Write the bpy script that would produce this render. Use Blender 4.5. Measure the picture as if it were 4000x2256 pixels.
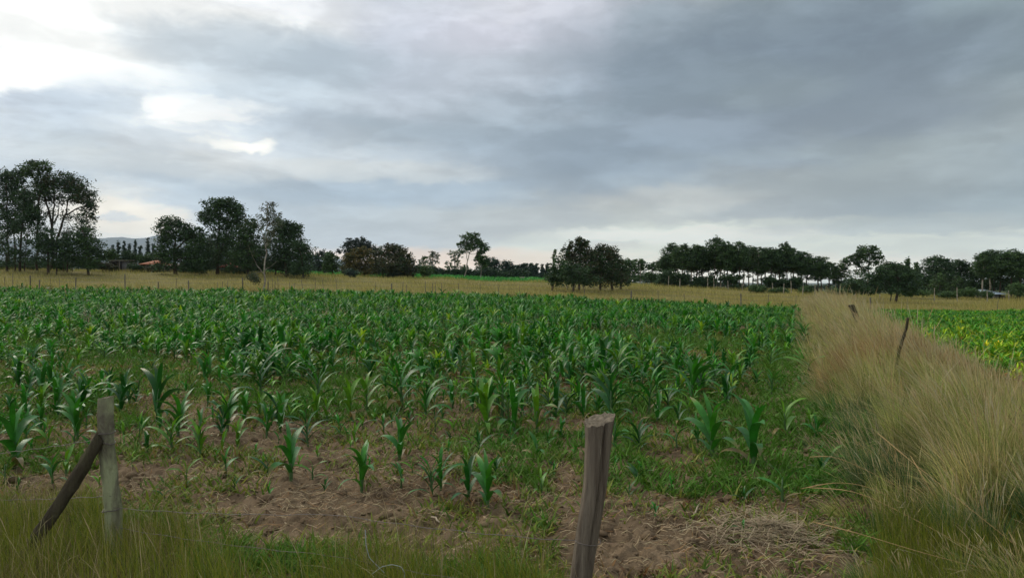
import bpy, math, random
import numpy as np
R = math.radians
rng = np.random.default_rng(7)
random.seed(7)
for o in list(bpy.data.objects): bpy.data.objects.remove(o)
S = bpy.context.scene
COL = S.collection
# ------------------------------------------------------------------ camera
W, HH, F, HOR, CH = 4000, 2256, 2856.0, 1100.0, 2.2
cam = bpy.data.cameras.new('camera'); co = bpy.data.objects.new('camera', cam); COL.objects.link(co)
cam.sensor_width = 36; cam.lens = F/W*36; cam.clip_start = .05; cam.clip_end = 40000
co.location = (0, 0, CH); co.rotation_euler = (R(90)-math.atan((1128-HOR)/F), 0, 0)
S.camera = co
S.render.resolution_x = 1024; S.render.resolution_y = 577
S.view_settings.view_transform = 'Standard'; S.view_settings.look = 'None'
S.view_settings.exposure = 0; S.view_settings.gamma = 1; S.view_settings.use_curve_mapping = False
S.render.engine = 'CYCLES'
S.cycles.max_bounces = 6; S.cycles.diffuse_bounces = 3; S.cycles.glossy_bounces = 2
S.cycles.transmission_bounces = 3; S.cycles.volume_bounces = 0; S.cycles.transparent_max_bounces = 8
# ------------------------------------------------------------------ world
SUN_EL, SUN_AZ = R(38), R(-48)          # azimuth measured from +Y towards +X
def lin(c):
    c = c/255.0
    return c/12.92 if c <= .04045 else ((c+.055)/1.055)**2.4
wd = bpy.data.worlds.new('World'); S.world = wd; wd.use_nodes = True
nt = wd.node_tree; nt.nodes.clear()
def N(t, **k):
    n = nt.nodes.new(t)
    for a, b in k.items(): setattr(n, a, b)
    return n
def L(a, b): nt.links.new(a, b)
def M(op, a, b=None, c=None, clamp=False):
    n = N('ShaderNodeMath', operation=op); n.use_clamp = clamp
    for i, v in enumerate((a, b, c)):
        if v is None: continue
        if isinstance(v, (int, float)): n.inputs[i].default_value = v
        else: L(v, n.inputs[i])
    return n.outputs[0]
def MR(v, a, b, c, d, interp='SMOOTHSTEP'):
    n = N('ShaderNodeMapRange', interpolation_type=interp)
    L(v, n.inputs['Value'])
    for k, x in zip(('From Min', 'From Max', 'To Min', 'To Max'), (a, b, c, d)): n.inputs[k].default_value = x
    return n.outputs['Result']
tc = N('ShaderNodeTexCoord')
sep = N('ShaderNodeSeparateXYZ'); L(tc.outputs['Generated'], sep.inputs[0])
X, Y, Z = sep.outputs
az = M('ARCTAN2', X, Y); el = M('ARCSINE', Z)
# cloud deck coordinates (a flat layer overhead seen in perspective)
zc = M('ADD', M('MAXIMUM', Z, 0.0), 0.10)
cx = M('DIVIDE', X, zc); cy = M('DIVIDE', Y, zc)
cmb = N('ShaderNodeCombineXYZ'); L(cx, cmb.inputs[0]); L(cy, cmb.inputs[1])
def noise(scale, detail, rough, dist, vec, off=(0, 0, 0)):
    mp = N('ShaderNodeMapping'); L(vec, mp.inputs['Vector']); mp.inputs['Location'].default_value = off
    n = N('ShaderNodeTexNoise'); L(mp.outputs[0], n.inputs['Vector'])
    n.inputs['Scale'].default_value = scale; n.inputs['Detail'].default_value = detail
    n.inputs['Roughness'].default_value = rough; n.inputs['Distortion'].default_value = dist
    return M('SUBTRACT', n.outputs[0], .5)
n1 = noise(1.3, 6, .55, .2, cmb.outputs[0])
n2 = noise(1.3, 6, .55, .2, cmb.outputs[0], (7.3, 2.1, 4.4))
n3 = noise(2.2, 8, .6, .5, cmb.outputs[0], (3.3, 9.1, .4))
n4 = noise(.75, 4, .5, .3, cmb.outputs[0], (1.3, 5.1, 8.4))
# direction coordinates with large features, loosened by the cloud noise
gel = M('ADD', M('MULTIPLY', el, 1.25), M('MULTIPLY', M('LOGARITHM', M('ADD', M('MAXIMUM', el, 0.0), .07), 2.718), .22))
azs = N('ShaderNodeCombineXYZ'); L(az, azs.inputs[0]); L(gel, azs.inputs[1])
m1 = noise(6, 7, .6, .3, azs.outputs[0], (2, 3, 1)); m2 = noise(6, 7, .6, .3, azs.outputs[0], (9, 1, 4))
m3 = noise(16, 6, .6, .4, azs.outputs[0], (5, 8, 4))
azw = M('ADD', az, M('ADD', M('MULTIPLY', m1, .24), M('MULTIPLY', n1, .04)))
elw = M('ADD', el, M('MULTIPLY', M('ADD', M('MULTIPLY', m2, .11), M('MULTIPLY', n2, .012)), MR(el, -.02, .2, .45, 1)))
def pa(px): return math.atan((px-2000)/F)
def pe(py, px=2000): return math.atan((HOR-py)/math.hypot(F, px-2000))
AZ0, AZ1 = R(-150), R(150)
PX = [-900, 0, 350, 700, 1100, 1500, 2000, 2300, 2500, 3000, 3500, 4000, 4900]
c = lambda r, g, b: (r, g, b)
rows = [   # (row in the photograph, colours across)
 (1085, [(205,205,205),(202,205,208),(205,206,206),(196,200,206),(190,196,202),(214,202,192),(226,208,194),(226,214,200),(222,217,204),(214,216,206),(202,212,206),(194,203,200),(190,198,200)]),
 (960,  [(196,200,208),(206,206,206),(228,224,218),(196,202,208),(188,195,202),(186,194,202),(192,196,198),(206,212,206),(216,224,214),(214,220,210),(204,214,206),(192,204,200),(188,196,200)]),
 (850,  [(188,196,208),(196,202,208),(222,218,210),(180,192,204),(176,188,200),(180,190,198),(186,192,194),(184,190,192),(196,200,196),(178,186,190),(168,182,190),(160,176,184),(164,176,186)]),
 (740,  [(196,204,212),(192,202,212),(186,198,210),(180,194,208),(176,190,204),(160,176,192),(152,168,184),(152,166,180),(160,174,186),(172,180,184),(164,176,182),(152,168,178),(158,170,180)]),
 (640,  [(206,212,218),(200,208,216),(198,207,214),(206,210,214),(196,204,212),(192,200,208),(164,178,192),(146,162,178),(142,158,174),(150,164,178),(168,180,184),(166,178,184),(164,176,184)]),
 (520,  [(192,200,214),(188,198,212),(186,198,212),(206,214,222),(180,192,206),(174,188,202),(164,178,192),(150,166,182),(146,160,176),(144,158,174),(146,160,174),(158,172,180),(162,174,184)]),
 (400,  [(206,212,224),(198,208,222),(194,206,220),(206,216,226),(196,208,220),(188,198,212),(178,190,204),(160,175,190),(148,164,178),(152,168,178),(140,154,168),(140,156,166),(158,170,180)]),
 (260,  [(244,246,252),(238,240,250),(204,214,226),(190,204,218),(186,200,214),(198,208,224),(206,214,228),(184,196,212),(152,168,184),(138,154,170),(138,154,170),(142,158,168),(158,170,182)]),
 (120,  [(246,249,252),(244,249,252),(240,246,252),(206,216,228),(200,210,224),(212,218,234),(228,230,246),(202,210,226),(172,186,200),(146,162,176),(142,158,172),(150,168,174),(164,176,186)]),
 (0,    [(236,248,252),(238,250,252),(250,251,253),(240,244,252),(220,228,240),(214,222,236),(232,234,246),(226,230,244),(184,192,204),(168,182,188),(152,168,180),(156,172,178),(170,182,190)]),
 (-400, [(244,246,252),(244,248,252),(246,248,252),(240,244,250),(230,234,244),(222,228,240),(222,226,240),(214,220,234),(196,204,216),(180,190,202),(172,184,196),(174,184,194),(184,192,200)]),
]
azn = M('DIVIDE', M('SUBTRACT', azw, AZ0), AZ1-AZ0)
neutral = (196, 203, 214)
prev = None
for i, (py, cols) in enumerate(rows):
    rp = N('ShaderNodeValToRGB'); L(azn, rp.inputs[0]); e = rp.color_ramp; e.interpolation = 'EASE'
    stops = [(0.02, neutral)] + [((pa(p)-AZ0)/(AZ1-AZ0), q) for p, q in zip(PX, cols)] + [(.98, neutral)]
    e.elements[0].position = stops[0][0]; e.elements[1].position = stops[-1][0]
    for s_, _ in stops[1:-1]: e.elements.new(s_)
    for k, (s_, q) in enumerate(stops):
        e.elements[k].position = s_; e.elements[k].color = (lin(q[0]), lin(q[1]), lin(q[2]), 1)
    if prev is None: prev = rp.outputs[0]
    else:
        mx = N('ShaderNodeMix', data_type='RGBA'); L(MR(elw, pe(rows[i-1][0]), pe(py), 0, 1), mx.inputs[0])
        L(prev, mx.inputs[6]); L(rp.outputs[0], mx.inputs[7]); prev = mx.outputs[2]
mx = N('ShaderNodeMix', data_type='RGBA'); L(MR(elw, R(28), R(60), 0, 1), mx.inputs[0]); L(prev, mx.inputs[6])
mx.inputs[7].default_value = (lin(214), lin(220), lin(232), 1); prev = mx.outputs[2]
# separate openings and rolls of cloud
def blob(px, py, sx, sy, edge, amp, col, warp=1.0):
    global prev
    dx = M('DIVIDE', M('SUBTRACT', M('ADD', az, M('MULTIPLY', m1, .16*warp)), pa(px)), sx/F)
    dy = M('DIVIDE', M('SUBTRACT', M('ADD', el, M('MULTIPLY', m3, .035*warp)), pe(py, px)), sy/F)
    r2 = M('ADD', M('MULTIPLY', dx, dx), M('MULTIPLY', dy, dy))
    f = M('MULTIPLY', MR(r2, 1.0+edge, max(0., 1.0-edge), 0, 1), amp)
    mx = N('ShaderNodeMix', data_type='RGBA'); L(f, mx.inputs[0]); L(prev, mx.inputs[6])
    mx.inputs[7].default_value = (lin(col[0]), lin(col[1]), lin(col[2]), 1); prev = mx.outputs[2]
BLOBS = [
 (220, 110, 600, 150, 1., .95, (254,255,255)), (800, 10, 520, 110, 1., .9, (253,254,255)), (20, 290, 150, 50, .9, .9, (255,254,252)), (1250, 20, 400, 60, 1., .4, (228,232,244)), (1000, 200, 420, 90, 1., .5, (184,198,212)), (1000, 230, 420, 110, .9, .45, (184,198,212)),
 (790, 450, 150, 56, 1., .8, (246,246,246)), (900, 560, 120, 22, .9, 1., (246,244,238)), (660, 420, 60, 26, .9, .8, (248,249,251)), (800, 405, 200, 20, .9, .4, (235,240,245)),
 (870, 500, 150, 16, .9, .5, (190,202,214)), (480, 850, 190, 60, .8, .85, (242,232,216)), (470, 845, 70, 16, .8, .75, (192,198,206)),
 (1500, 670, 420, 40, .9, .45, (212,213,210)), (750, 650, 420, 45, .9, .5, (214,217,218)), (1600, 760, 520, 34, .9, .55, (158,175,192)),
 (3000, 370, 210, 48, 1., .45, (166,180,184)), (2620, 775, 330, 46, .9, .6, (202,202,196)), (3500, 700, 520, 60, 1., .4, (176,186,188)),
 (3300, 590, 700, 26, 1., .35, (166,180,186)), (3050, 965, 1050, 95, .6, .95, (246,250,234)), (2650, 915, 480, 30, .8, .8, (255,255,246)), (2950, 1045, 900, 45, .9, .8, (252,244,226)), (2330, 962, 170, 20, .7, .6, (206,206,204)),
 (2200, 60, 160, 130, .9, .4, (226,230,246)), (1750, 1010, 620, 42, .9, .8, (246,214,186)), (2500, 1000, 500, 50, .9, .5, (236,232,212)), (3600, 880, 500, 30, .9, .6, (156,172,184)),
 (2900, 260, 900, 190, 1., .45, (128,145,163)), (2300, 600, 700, 90, 1., .4, (140,158,178)), (1500, 780, 700, 30, .9, .4, (150,169,188)), (300, 520, 400, 45, .9, .3, (180,192,206)), (1950, 520, 500, 60, 1., .3, (156,172,188)),
]
for b in BLOBS: blob(*b)
# fine cloud texture
bv = N('ShaderNodeCombineXYZ'); L(az, bv.inputs[0]); L(M('MULTIPLY', gel, 1.5), bv.inputs[1])
b1 = noise(4.2, 9, .55, .25, bv.outputs[0], (4, 7, 2)); b2 = noise(10, 8, .6, .3, bv.outputs[0], (1, 2, 9))
banks = M('ADD', M('MULTIPLY', M('SUBTRACT', MR(b1, -.06, .08, 0, 1), .5), MR(el, 0, .15, .08, .22)), M('MULTIPLY', M('SUBTRACT', MR(b2, -.06, .10, 0, 1), .5), .10))
mod = M('ADD', 1.0, M('ADD', M('ADD', M('MULTIPLY', n3, MR(el, .02, .3, .02, .10)), banks), M('ADD', M('MULTIPLY', n4, .16), M('MULTIPLY', m3, .2))))
vm = N('ShaderNodeVectorMath', operation='SCALE'); L(prev, vm.inputs[0]); L(mod, vm.inputs['Scale'])
wb = N('ShaderNodeVectorMath', operation='MULTIPLY'); L(vm.outputs[0], wb.inputs[0]); wb.inputs[1].default_value = (1.01, 1.0, .95)
clouds = N('ShaderNodeVectorMath', operation='SCALE'); L(wb.outputs[0], clouds.inputs[0]); L(M('MULTIPLY', MR(azw, -.7, .45, 13.4, 8.9, 'LINEAR'), M('ADD', 1.0, M('MULTIPLY', 1.15, M('POWER', 2.718, M('MULTIPLY', M('MAXIMUM', el, 0.0), -15.0))))), clouds.inputs['Scale'])
sky = N('ShaderNodeTexSky', sky_type='NISHITA'); sky.sun_disc = False
sky.sun_elevation = SUN_EL; sky.sun_rotation = SUN_AZ; sky.altitude = 2200; sky.air_density = 1; sky.dust_density = 2
mx = N('ShaderNodeMix', data_type='RGBA'); mx.inputs[0].default_value = .94
L(sky.outputs[0], mx.inputs[6]); L(clouds.outputs[0], mx.inputs[7])
bg = N('ShaderNodeBackground'); L(mx.outputs[2], bg.inputs[0]); bg.inputs[1].default_value = .1
ow = N('ShaderNodeOutputWorld'); L(bg.outputs[0], ow.inputs[0])
wd.cycles.sampling_method = 'MANUAL'; wd.cycles.sample_map_resolution = 256
# ------------------------------------------------------------------ sun behind cloud
sl = bpy.data.lights.new('sun', 'SUN'); sl.energy = 1.5; sl.angle = R(12); sl.color = (1, .91, .76)
so = bpy.data.objects.new('sun', sl); COL.objects.link(so); so.location = (-30, 30, 60)
so.rotation_euler = (R(90)-SUN_EL, 0, math.pi-SUN_AZ if False else 0)
from mathutils import Vector
sd = Vector((math.sin(SUN_AZ)*math.cos(SUN_EL), math.cos(SUN_AZ)*math.cos(SUN_EL), math.sin(SUN_EL)))
so.rotation_euler = sd.to_track_quat('Z', 'Y').to_euler()

# ------------------------------------------------------------------ helpers
def tag(o, label=None, cat=None, group=None, kind=None):
    if label: o['label'] = label
    if cat: o['category'] = cat
    if group: o['group'] = group
    if kind: o['kind'] = kind
    return o
def npmesh(name, V, Q=None, T=None, mat=None, col=None, smooth=False):
    me = bpy.data.meshes.new(name)
    V = np.asarray(V, np.float32).reshape(-1, 3)
    Q = np.zeros((0, 4), np.int32) if Q is None else np.asarray(Q, np.int32).reshape(-1, 4)
    T = np.zeros((0, 3), np.int32) if T is None else np.asarray(T, np.int32).reshape(-1, 3)
    me.vertices.add(len(V)); me.vertices.foreach_set('co', V.ravel())
    loops = np.concatenate([Q.ravel(), T.ravel()]).astype(np.int32)
    me.loops.add(len(loops)); me.loops.foreach_set('vertex_index', loops)
    nq, ntri = len(Q), len(T)
    st = np.concatenate([np.arange(nq)*4, nq*4+np.arange(ntri)*3]).astype(np.int32)
    me.polygons.add(nq+ntri); me.polygons.foreach_set('loop_start', st)
    me.polygons.foreach_set('loop_total', np.concatenate([np.full(nq, 4), np.full(ntri, 3)]).astype(np.int32))
    if smooth: me.polygons.foreach_set('use_smooth', np.ones(nq+ntri, bool))
    if mat: me.materials.append(mat)
    me.update(calc_edges=True)
    if col is not None:
        a = me.color_attributes.new('tint', 'FLOAT_COLOR', 'POINT')
        cc = np.ones((len(V), 4), np.float32); cc[:, :3] = col
        a.data.foreach_set('color', cc.ravel())
    return me
def link(name, me, parent=None, loc=None):
    o = bpy.data.objects.new(name, me); COL.objects.link(o)
    if parent is not None: o.parent = parent
    if loc is not None: o.location = loc
    return o
def empty(name, loc, rz=0, s=1):
    o = bpy.data.objects.new(name, None); COL.objects.link(o); o.location = loc
    o.rotation_euler = (0, 0, rz); o.scale = (s, s, s); o.empty_display_size = .2
    return o
class Bag:
    """collects pieces into one mesh"""
    def __init__(s): s.V, s.Q, s.T, s.C, s.n = [], [], [], [], 0
    def add(s, V, Q=None, T=None, C=None):
        V = np.asarray(V, float).reshape(-1, 3)
        if Q is not None and len(Q): s.Q.append(np.asarray(Q)+s.n)
        if T is not None and len(T): s.T.append(np.asarray(T)+s.n)
        s.V.append(V); s.C.append(np.broadcast_to(np.asarray(C if C is not None else (1, 1, 1), float), (len(V), 3)))
        s.n += len(V)
    def mesh(s, name, mat, smooth=False):
        return npmesh(name, np.concatenate(s.V), np.concatenate(s.Q) if s.Q else None,
                      np.concatenate(s.T) if s.T else None, mat, np.concatenate(s.C), smooth)
def hsh(i, j, k=0):
    n = (i.astype(np.int64)*374761393 + j.astype(np.int64)*668265263 + k*1442695041) & 0x7fffffff
    n = ((n ^ (n >> 13))*1274126177) & 0x7fffffff
    return ((n ^ (n >> 16)) & 0xffff)/65535.0
def vn(x, y, k=0):
    x = np.asarray(x, float); y = np.asarray(y, float)
    i = np.floor(x); j = np.floor(y); u = x-i; v = y-j; u = u*u*(3-2*u); v = v*v*(3-2*v)
    a = hsh(i, j, k); b = hsh(i+1, j, k); c_ = hsh(i, j+1, k); d = hsh(i+1, j+1, k)
    return (a*(1-u)+b*u)*(1-v)+(c_*(1-u)+d*u)*v
def fbm(x, y, sc=1., o=4, k=0, g=.5):
    t = 0; a = 1; s_ = 0
    for q in range(o):
        t = t+a*vn(np.asarray(x)*sc+q*17.3, np.asarray(y)*sc-q*9.1, k+q); s_ += a; a *= g; sc *= 2.03
    return t/s_
def sm(a, b, v): t = np.clip((np.asarray(v, float)-a)/(b-a), 0, 1); return t*t*(3-2*t)

# ------------------------------------------------------------------ terrain
TD = np.array([0, 15, 62, 95, 200, 600, 3000.])
TPX = np.array([-200, 600, 1000, 1300, 1700, 2000, 2500, 3000, 3500, 4200.])
TS = (TPX-2000)/F
def rowg(d, ys): return CH-(np.array(ys, float)-HOR)/F*d
TG = np.stack([np.zeros(10), np.zeros(10),
   np.array([.75,.72,.66,.6,.52,.42,.1,-.3,-.5,-.55]),
   rowg(95, [1050,1064,1071,1081,1095,1105,1120,1138,1158,1168]),
   rowg(200, [1050,1058,1062,1066,1074,1084,1105,1128,1140,1142]),
   rowg(600, [1055,1060,1062,1066,1070,1080,1104,1122,1126,1128]),
   rowg(3000, [1075,1076,1078,1080,1084,1090,1106,1116,1120,1120])])
def xs(y): y = np.asarray(y, float); return np.where(y > 6.9, 3.45+.385*(y-6.9), 3.45-.75*(6.9-y))
SW = 3.1
def yfar(x): return np.interp(x, [-60, 0, 24, 40], [69, 66, 61, 60])
def verge(x): return np.interp(x, [-6, -4.2, -2.9, -2.0, .3, .8, 1.9, 2.8, 3.4, 4.5, 6], [7.3, 6.9, 6.3, 5.2, 4.9, 4.4, 4.4, 5.4, 6.6, 7.4, 7.6])
def ground(x, y):
    x = np.asarray(x, float); y = np.asarray(y, float)
    yy = np.maximum(y, 0); s_ = x/np.maximum(yy, 1.)
    s_ = np.clip(s_, TS[0], TS[-1])
    fi = np.clip(np.searchsorted(TD, yy, side='right')-1, 0, len(TD)-2)
    t = np.clip((yy-TD[fi])/(TD[fi+1]-TD[fi]), 0, 1); t = np.where(fi >= 1, t, 0)
    si = np.clip(np.searchsorted(TS, s_, side='right')-1, 0, len(TS)-2)
    u = (s_-TS[si])/(TS[si+1]-TS[si]); u = u*u*(3-2*u)
    g = (TG[fi, si]*(1-u)+TG[fi, si+1]*u)*(1-t)+(TG[fi+1, si]*(1-u)+TG[fi+1, si+1]*u)*t
    c_ = (x-xs(y)-SW/2)/(SW/2)
    bank = np.exp(-c_**2*1.1)*sm(6, 22, y)*(1-sm(46, 62, y))*.62
    return g+bank
def unproj(px, py, d): return Vector(((px-2000)/F*d, d, CH-(py-HOR)/F*d))
def hit(px, py):
    """ground point seen at a pixel"""
    lo, hi = 1., 1.
    while hi < 3000:
        p = unproj(px, py, hi)
        if p.z < float(ground(p.x, p.y)): break
        lo = hi; hi *= 1.03
    for _ in range(24):
        m = (lo+hi)/2; p = unproj(px, py, m)
        if p.z < float(ground(p.x, p.y)): hi = m
        else: lo = m
    p = unproj(px, py, hi); return Vector((p.x, p.y, float(ground(p.x, p.y))))

# ------------------------------------------------------------------ materials
def mat(name, base=(.5, .5, .5), rough=.8, var=0, vscale=4, bump=0, bscale=20, tint=False, trans=0, spec=.3, col2=None,
        stretch=(1, 1, 1), contrast=(.35, .65), dist=.1, sheen=None):
    m = bpy.data.materials.new(name); m.use_nodes = True; t = m.node_tree; p = t.nodes['Principled BSDF']
    p.inputs['Roughness'].default_value = rough; p.inputs['Specular IOR Level'].default_value = spec
    tc_ = t.nodes.new('ShaderNodeTexCoord'); mp = t.nodes.new('ShaderNodeMapping'); t.links.new(tc_.outputs['Object'], mp.inputs[0])
    mp.inputs['Scale'].default_value = stretch
    cur = None
    if tint:
        a = t.nodes.new('ShaderNodeAttribute'); a.attribute_name = 'tint'
        mm = t.nodes.new('ShaderNodeMix'); mm.data_type = 'RGBA'; mm.blend_type = 'MULTIPLY'; mm.inputs[0].default_value = 1
        t.links.new(a.outputs['Color'], mm.inputs[6]); mm.inputs[7].default_value = (*base, 1); cur = mm.outputs[2]
    if col2 or var:
        n = t.nodes.new('ShaderNodeTexNoise'); n.inputs['Scale'].default_value = vscale; n.inputs['Detail'].default_value = 7
        n.inputs['Roughness'].default_value = .62; n.inputs['Distortion'].default_value = dist
        t.links.new(mp.outputs[0], n.inputs['Vector'])
        r = t.nodes.new('ShaderNodeMapRange'); t.links.new(n.outputs[0], r.inputs[0])
        r.inputs[1].default_value, r.inputs[2].default_value = contrast
        mm = t.nodes.new('ShaderNodeMix'); mm.data_type = 'RGBA'; t.links.new(r.outputs[0], mm.inputs[0])
        if cur is None:
            mm.inputs[6].default_value = (*base, 1); mm.inputs[7].default_value = (*(col2 or tuple(b*(1-var) for b in base)), 1)
        else:
            m2_ = t.nodes.new('ShaderNodeMix'); m2_.data_type = 'RGBA'; m2_.blend_type = 'MULTIPLY'; m2_.inputs[0].default_value = 1
            t.links.new(cur, m2_.inputs[6]); m2_.inputs[7].default_value = (1-var, 1-var, 1-var, 1)
            t.links.new(cur, mm.inputs[6]); t.links.new(m2_.outputs[2], mm.inputs[7])
        cur = mm.outputs[2]
    if cur is None: p.inputs['Base Color'].default_value = (*base, 1)
    else: t.links.new(cur, p.inputs['Base Color'])
    if bump:
        n = t.nodes.new('ShaderNodeTexNoise'); n.inputs['Scale'].default_value = bscale; n.inputs['Detail'].default_value = 8
        n.inputs['Roughness'].default_value = .65; t.links.new(mp.outputs[0], n.inputs['Vector'])
        b = t.nodes.new('ShaderNodeBump'); b.inputs['Strength'].default_value = bump; b.inputs['Distance'].default_value = .05
        t.links.new(n.outputs[0], b.inputs['Height']); t.links.new(b.outputs[0], p.inputs['Normal'])
    if trans:
        tr = t.nodes.new('ShaderNodeBsdfTranslucent'); ms = t.nodes.new('ShaderNodeMixShader'); ms.inputs[0].default_value = trans
        if cur is None: tr.inputs[0].default_value = (*base, 1)
        else: t.links.new(cur, tr.inputs[0])
        out = t.nodes['Material Output']
        t.links.new(p.outputs[0], ms.inputs[1]); t.links.new(tr.outputs[0], ms.inputs[2]); t.links.new(ms.outputs[0], out.inputs[0])
    return m
MT = dict(
 soil=mat('soil', (.26, .185, .11), .95, vscale=1.3, col2=(.13, .088, .05), bump=.9, bscale=26, spec=.15),
 meadow=mat('meadow ground', (.23, .19, .065), .95, vscale=.35, col2=(.17, .155, .05), bump=.5, bscale=8, spec=.1),
 strip=mat('strip ground', (.15, .12, .05), .95, vscale=1.5, col2=(.09, .085, .035), bump=.6, bscale=18, spec=.1),
 farcrop=mat('far crop', (.05, .15, .045), .9, vscale=.3, col2=(.035, .1, .03), bump=.5, bscale=4, spec=.1),
 land=mat('land', (.1, .11, .045), .95, vscale=.02, col2=(.06, .085, .035), spec=.1),
 maize=mat('maize leaf', (1, 1, 1), .42, var=.35, vscale=9, tint=True, trans=.22, spec=.42, bump=.15, bscale=60),
 maizefar=mat('maize crop leaf', (1, 1, 1), .5, tint=True, trans=.24, spec=.28),
 stalk=mat('maize stalk', (.075, .15, .045), .5, var=.3, vscale=12, spec=.4),
 grass=mat('grass', (1, 1, 1), .65, tint=True, trans=.25, spec=.25),
 dry=mat('straw', (1, 1, 1), .8, tint=True, spec=.2),
 leaf=mat('tree leaf', (1, 1, 1), .6, tint=True, trans=.12, spec=.3),
 bark=mat('bark', (.11, .085, .06), .9, var=.5, vscale=3, bump=.6, bscale=8, spec=.15),
 palebark=mat('pale bark', (.42, .38, .3), .8, vscale=2.2, col2=(.17, .13, .095), bump=.4, bscale=9, spec=.2, contrast=(.42, .6)),
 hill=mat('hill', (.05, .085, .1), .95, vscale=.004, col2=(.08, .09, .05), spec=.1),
)

# ------------------------------------------------------------------ ground sheet
def build_ground():
    a_in = np.linspace(R(-41), R(41), 400); a_out = np.linspace(R(41), R(360-41), 60)[1:-1]
    ang = np.concatenate([a_in, a_out]); na = len(ang)
    r = [.6]
    while r[-1] < 3.6: r.append(r[-1]*1.12)
    while r[-1] < 17: r.append(r[-1]+.036+.003*(r[-1]-3.6))
    while r[-1] < 11500: r.append(r[-1]*1.035)
    r = np.array(r); nr = len(r)
    RR, AA = np.meshgrid(r, ang, indexing='ij')
    Xg = RR*np.sin(AA); Yg = RR*np.cos(AA)
    Zg = ground(Xg, Yg)
    near = (1-sm(16, 28, RR))
    cl = fbm(Xg, Yg, 2.2, 3, 3)-.5; cl2 = np.abs(fbm(Xg, Yg, 6.5, 3, 11, .6)-.5)
    lump = fbm(Xg, Yg, 11, 2, 21); lump = sm(.62, .85, lump)
    Zg = Zg+(cl*.11+(.09-cl2)*.22+lump*.035)*near
    Zg = Zg+(fbm(Xg, Yg, .06, 3, 33)-.5)*.35*sm(64, 80, RR)*(1-sm(200, 300, RR))
    V = np.stack([Xg, Yg, Zg], -1).reshape(-1, 3)
    i = np.arange(nr-1)[:, None]*na; j = np.arange(na)[None, :]; j2 = (j+1) % na
    Q = np.stack([i+j, i+na+j, i+na+j2, i+j2], -1).reshape(-1, 4)
    C_ = V[Q].mean(1); x, y = C_[:, 0], C_[:, 1]
    rr = np.hypot(x, y)
    edge = (fbm(x, y, .8, 3, 5)-.5)*.8
    front = (y > 0)
    strip = front & (x > xs(y)+edge*.6) & (x < xs(y)+SW+edge*.5) & (y < 64) & (y > 5)
    vg = (y < verge(x)+edge*.5) | ~front
    field = front & ~vg & (y < yfar(x)+edge) & ~strip
    vg &= (rr < 60)
    crop = front & (x/np.maximum(y, 1) > -.34) & (x/np.maximum(y, 1) < .06) & (y > np.where(x/np.maximum(y, 1) > -.26, 106, 122)+edge*3) & (y < 330)
    mead = (rr >= 0) & ~strip & ~vg & ~field & ~crop & (rr < 125)
    land = ~(strip | vg | field | mead | crop)
    for nm, sel, m in (('field_soil', field, MT['soil']), ('grass_verge_ground', vg, MT['strip']), ('grass_bank', strip, MT['strip']),
                       ('meadow', mead, MT['meadow']), ('far_crop_field', crop, MT['farcrop']), ('far_land', land, MT['land'])):
        q = Q[sel]; u, inv = np.unique(q, return_inverse=True)
        me = npmesh(nm, V[u], inv.reshape(-1, 4), None, m, smooth=True)
        tag(link(nm, me), kind='structure')
    ip = fz = None
build_ground()
def groundz(x, y):
    """terrain with the soil relief"""
    z = ground(x, y); rr = np.hypot(x, y); near = (1-sm(16, 28, rr))
    cl = fbm(x, y, 2.2, 3, 3)-.5; cl2 = np.abs(fbm(x, y, 6.5, 3, 11, .6)-.5); lump = sm(.62, .85, fbm(x, y, 11, 2, 21))
    z = z+(cl*.11+(.09-cl2)*.22+lump*.035)*near
    return z+(fbm(x, y, .06, 3, 33)-.5)*.35*sm(64, 80, rr)*(1-sm(200, 300, rr))

# distant blue hills
def build_hills():
    px = np.array([-900, -300, 150, 390, 440, 480, 505, 530, 570, 620, 700, 800, 950, 1150, 1320, 1450, 1700])
    py = np.array([985, 950, 936, 931, 927, 924, 928, 929, 926, 918, 912, 925, 950, 985, 1010, 1040, 1098])
    xx = np.linspace(-900, 1700, 300); top = CH-(np.interp(xx, px, py)+(fbm(xx, xx*0, .012, 4, 2)-.5)*9-HOR)/F*10000
    nrow = 30; Vs = []
    for k in range(nrow):
        f = k/(nrow-1); d = 8000+2500*f
        prof = math.sin(min(f/.8, 1)*math.pi/2)**1.3*(d/10000 if f <= .8 else 1) if f <= .8 else 1-(f-.8)*2
        rz = (fbm(xx*.02, np.full_like(xx, k*.23), 1, 4, 9)-.5)*120*math.sin(f*math.pi)
        Vs.append(np.stack([(xx-2000)/F*d, np.full_like(xx, d), -30+(top+30)*prof+rz*(.4 if f > .6 else 1)*(1 if f < .75 else .2)], -1))
    V = np.concatenate(Vs); n = len(xx)
    i = np.arange(nrow-1)[:, None]*n; j = np.arange(n-1)[None, :]
    Q = np.stack([i+j, i+j+1, i+n+j+1, i+n+j], -1).reshape(-1, 4)
    tag(link('distant_hills', npmesh('distant_hills', V, Q, None, MT['hill'], smooth=True)), kind='structure')
build_hills()

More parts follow.
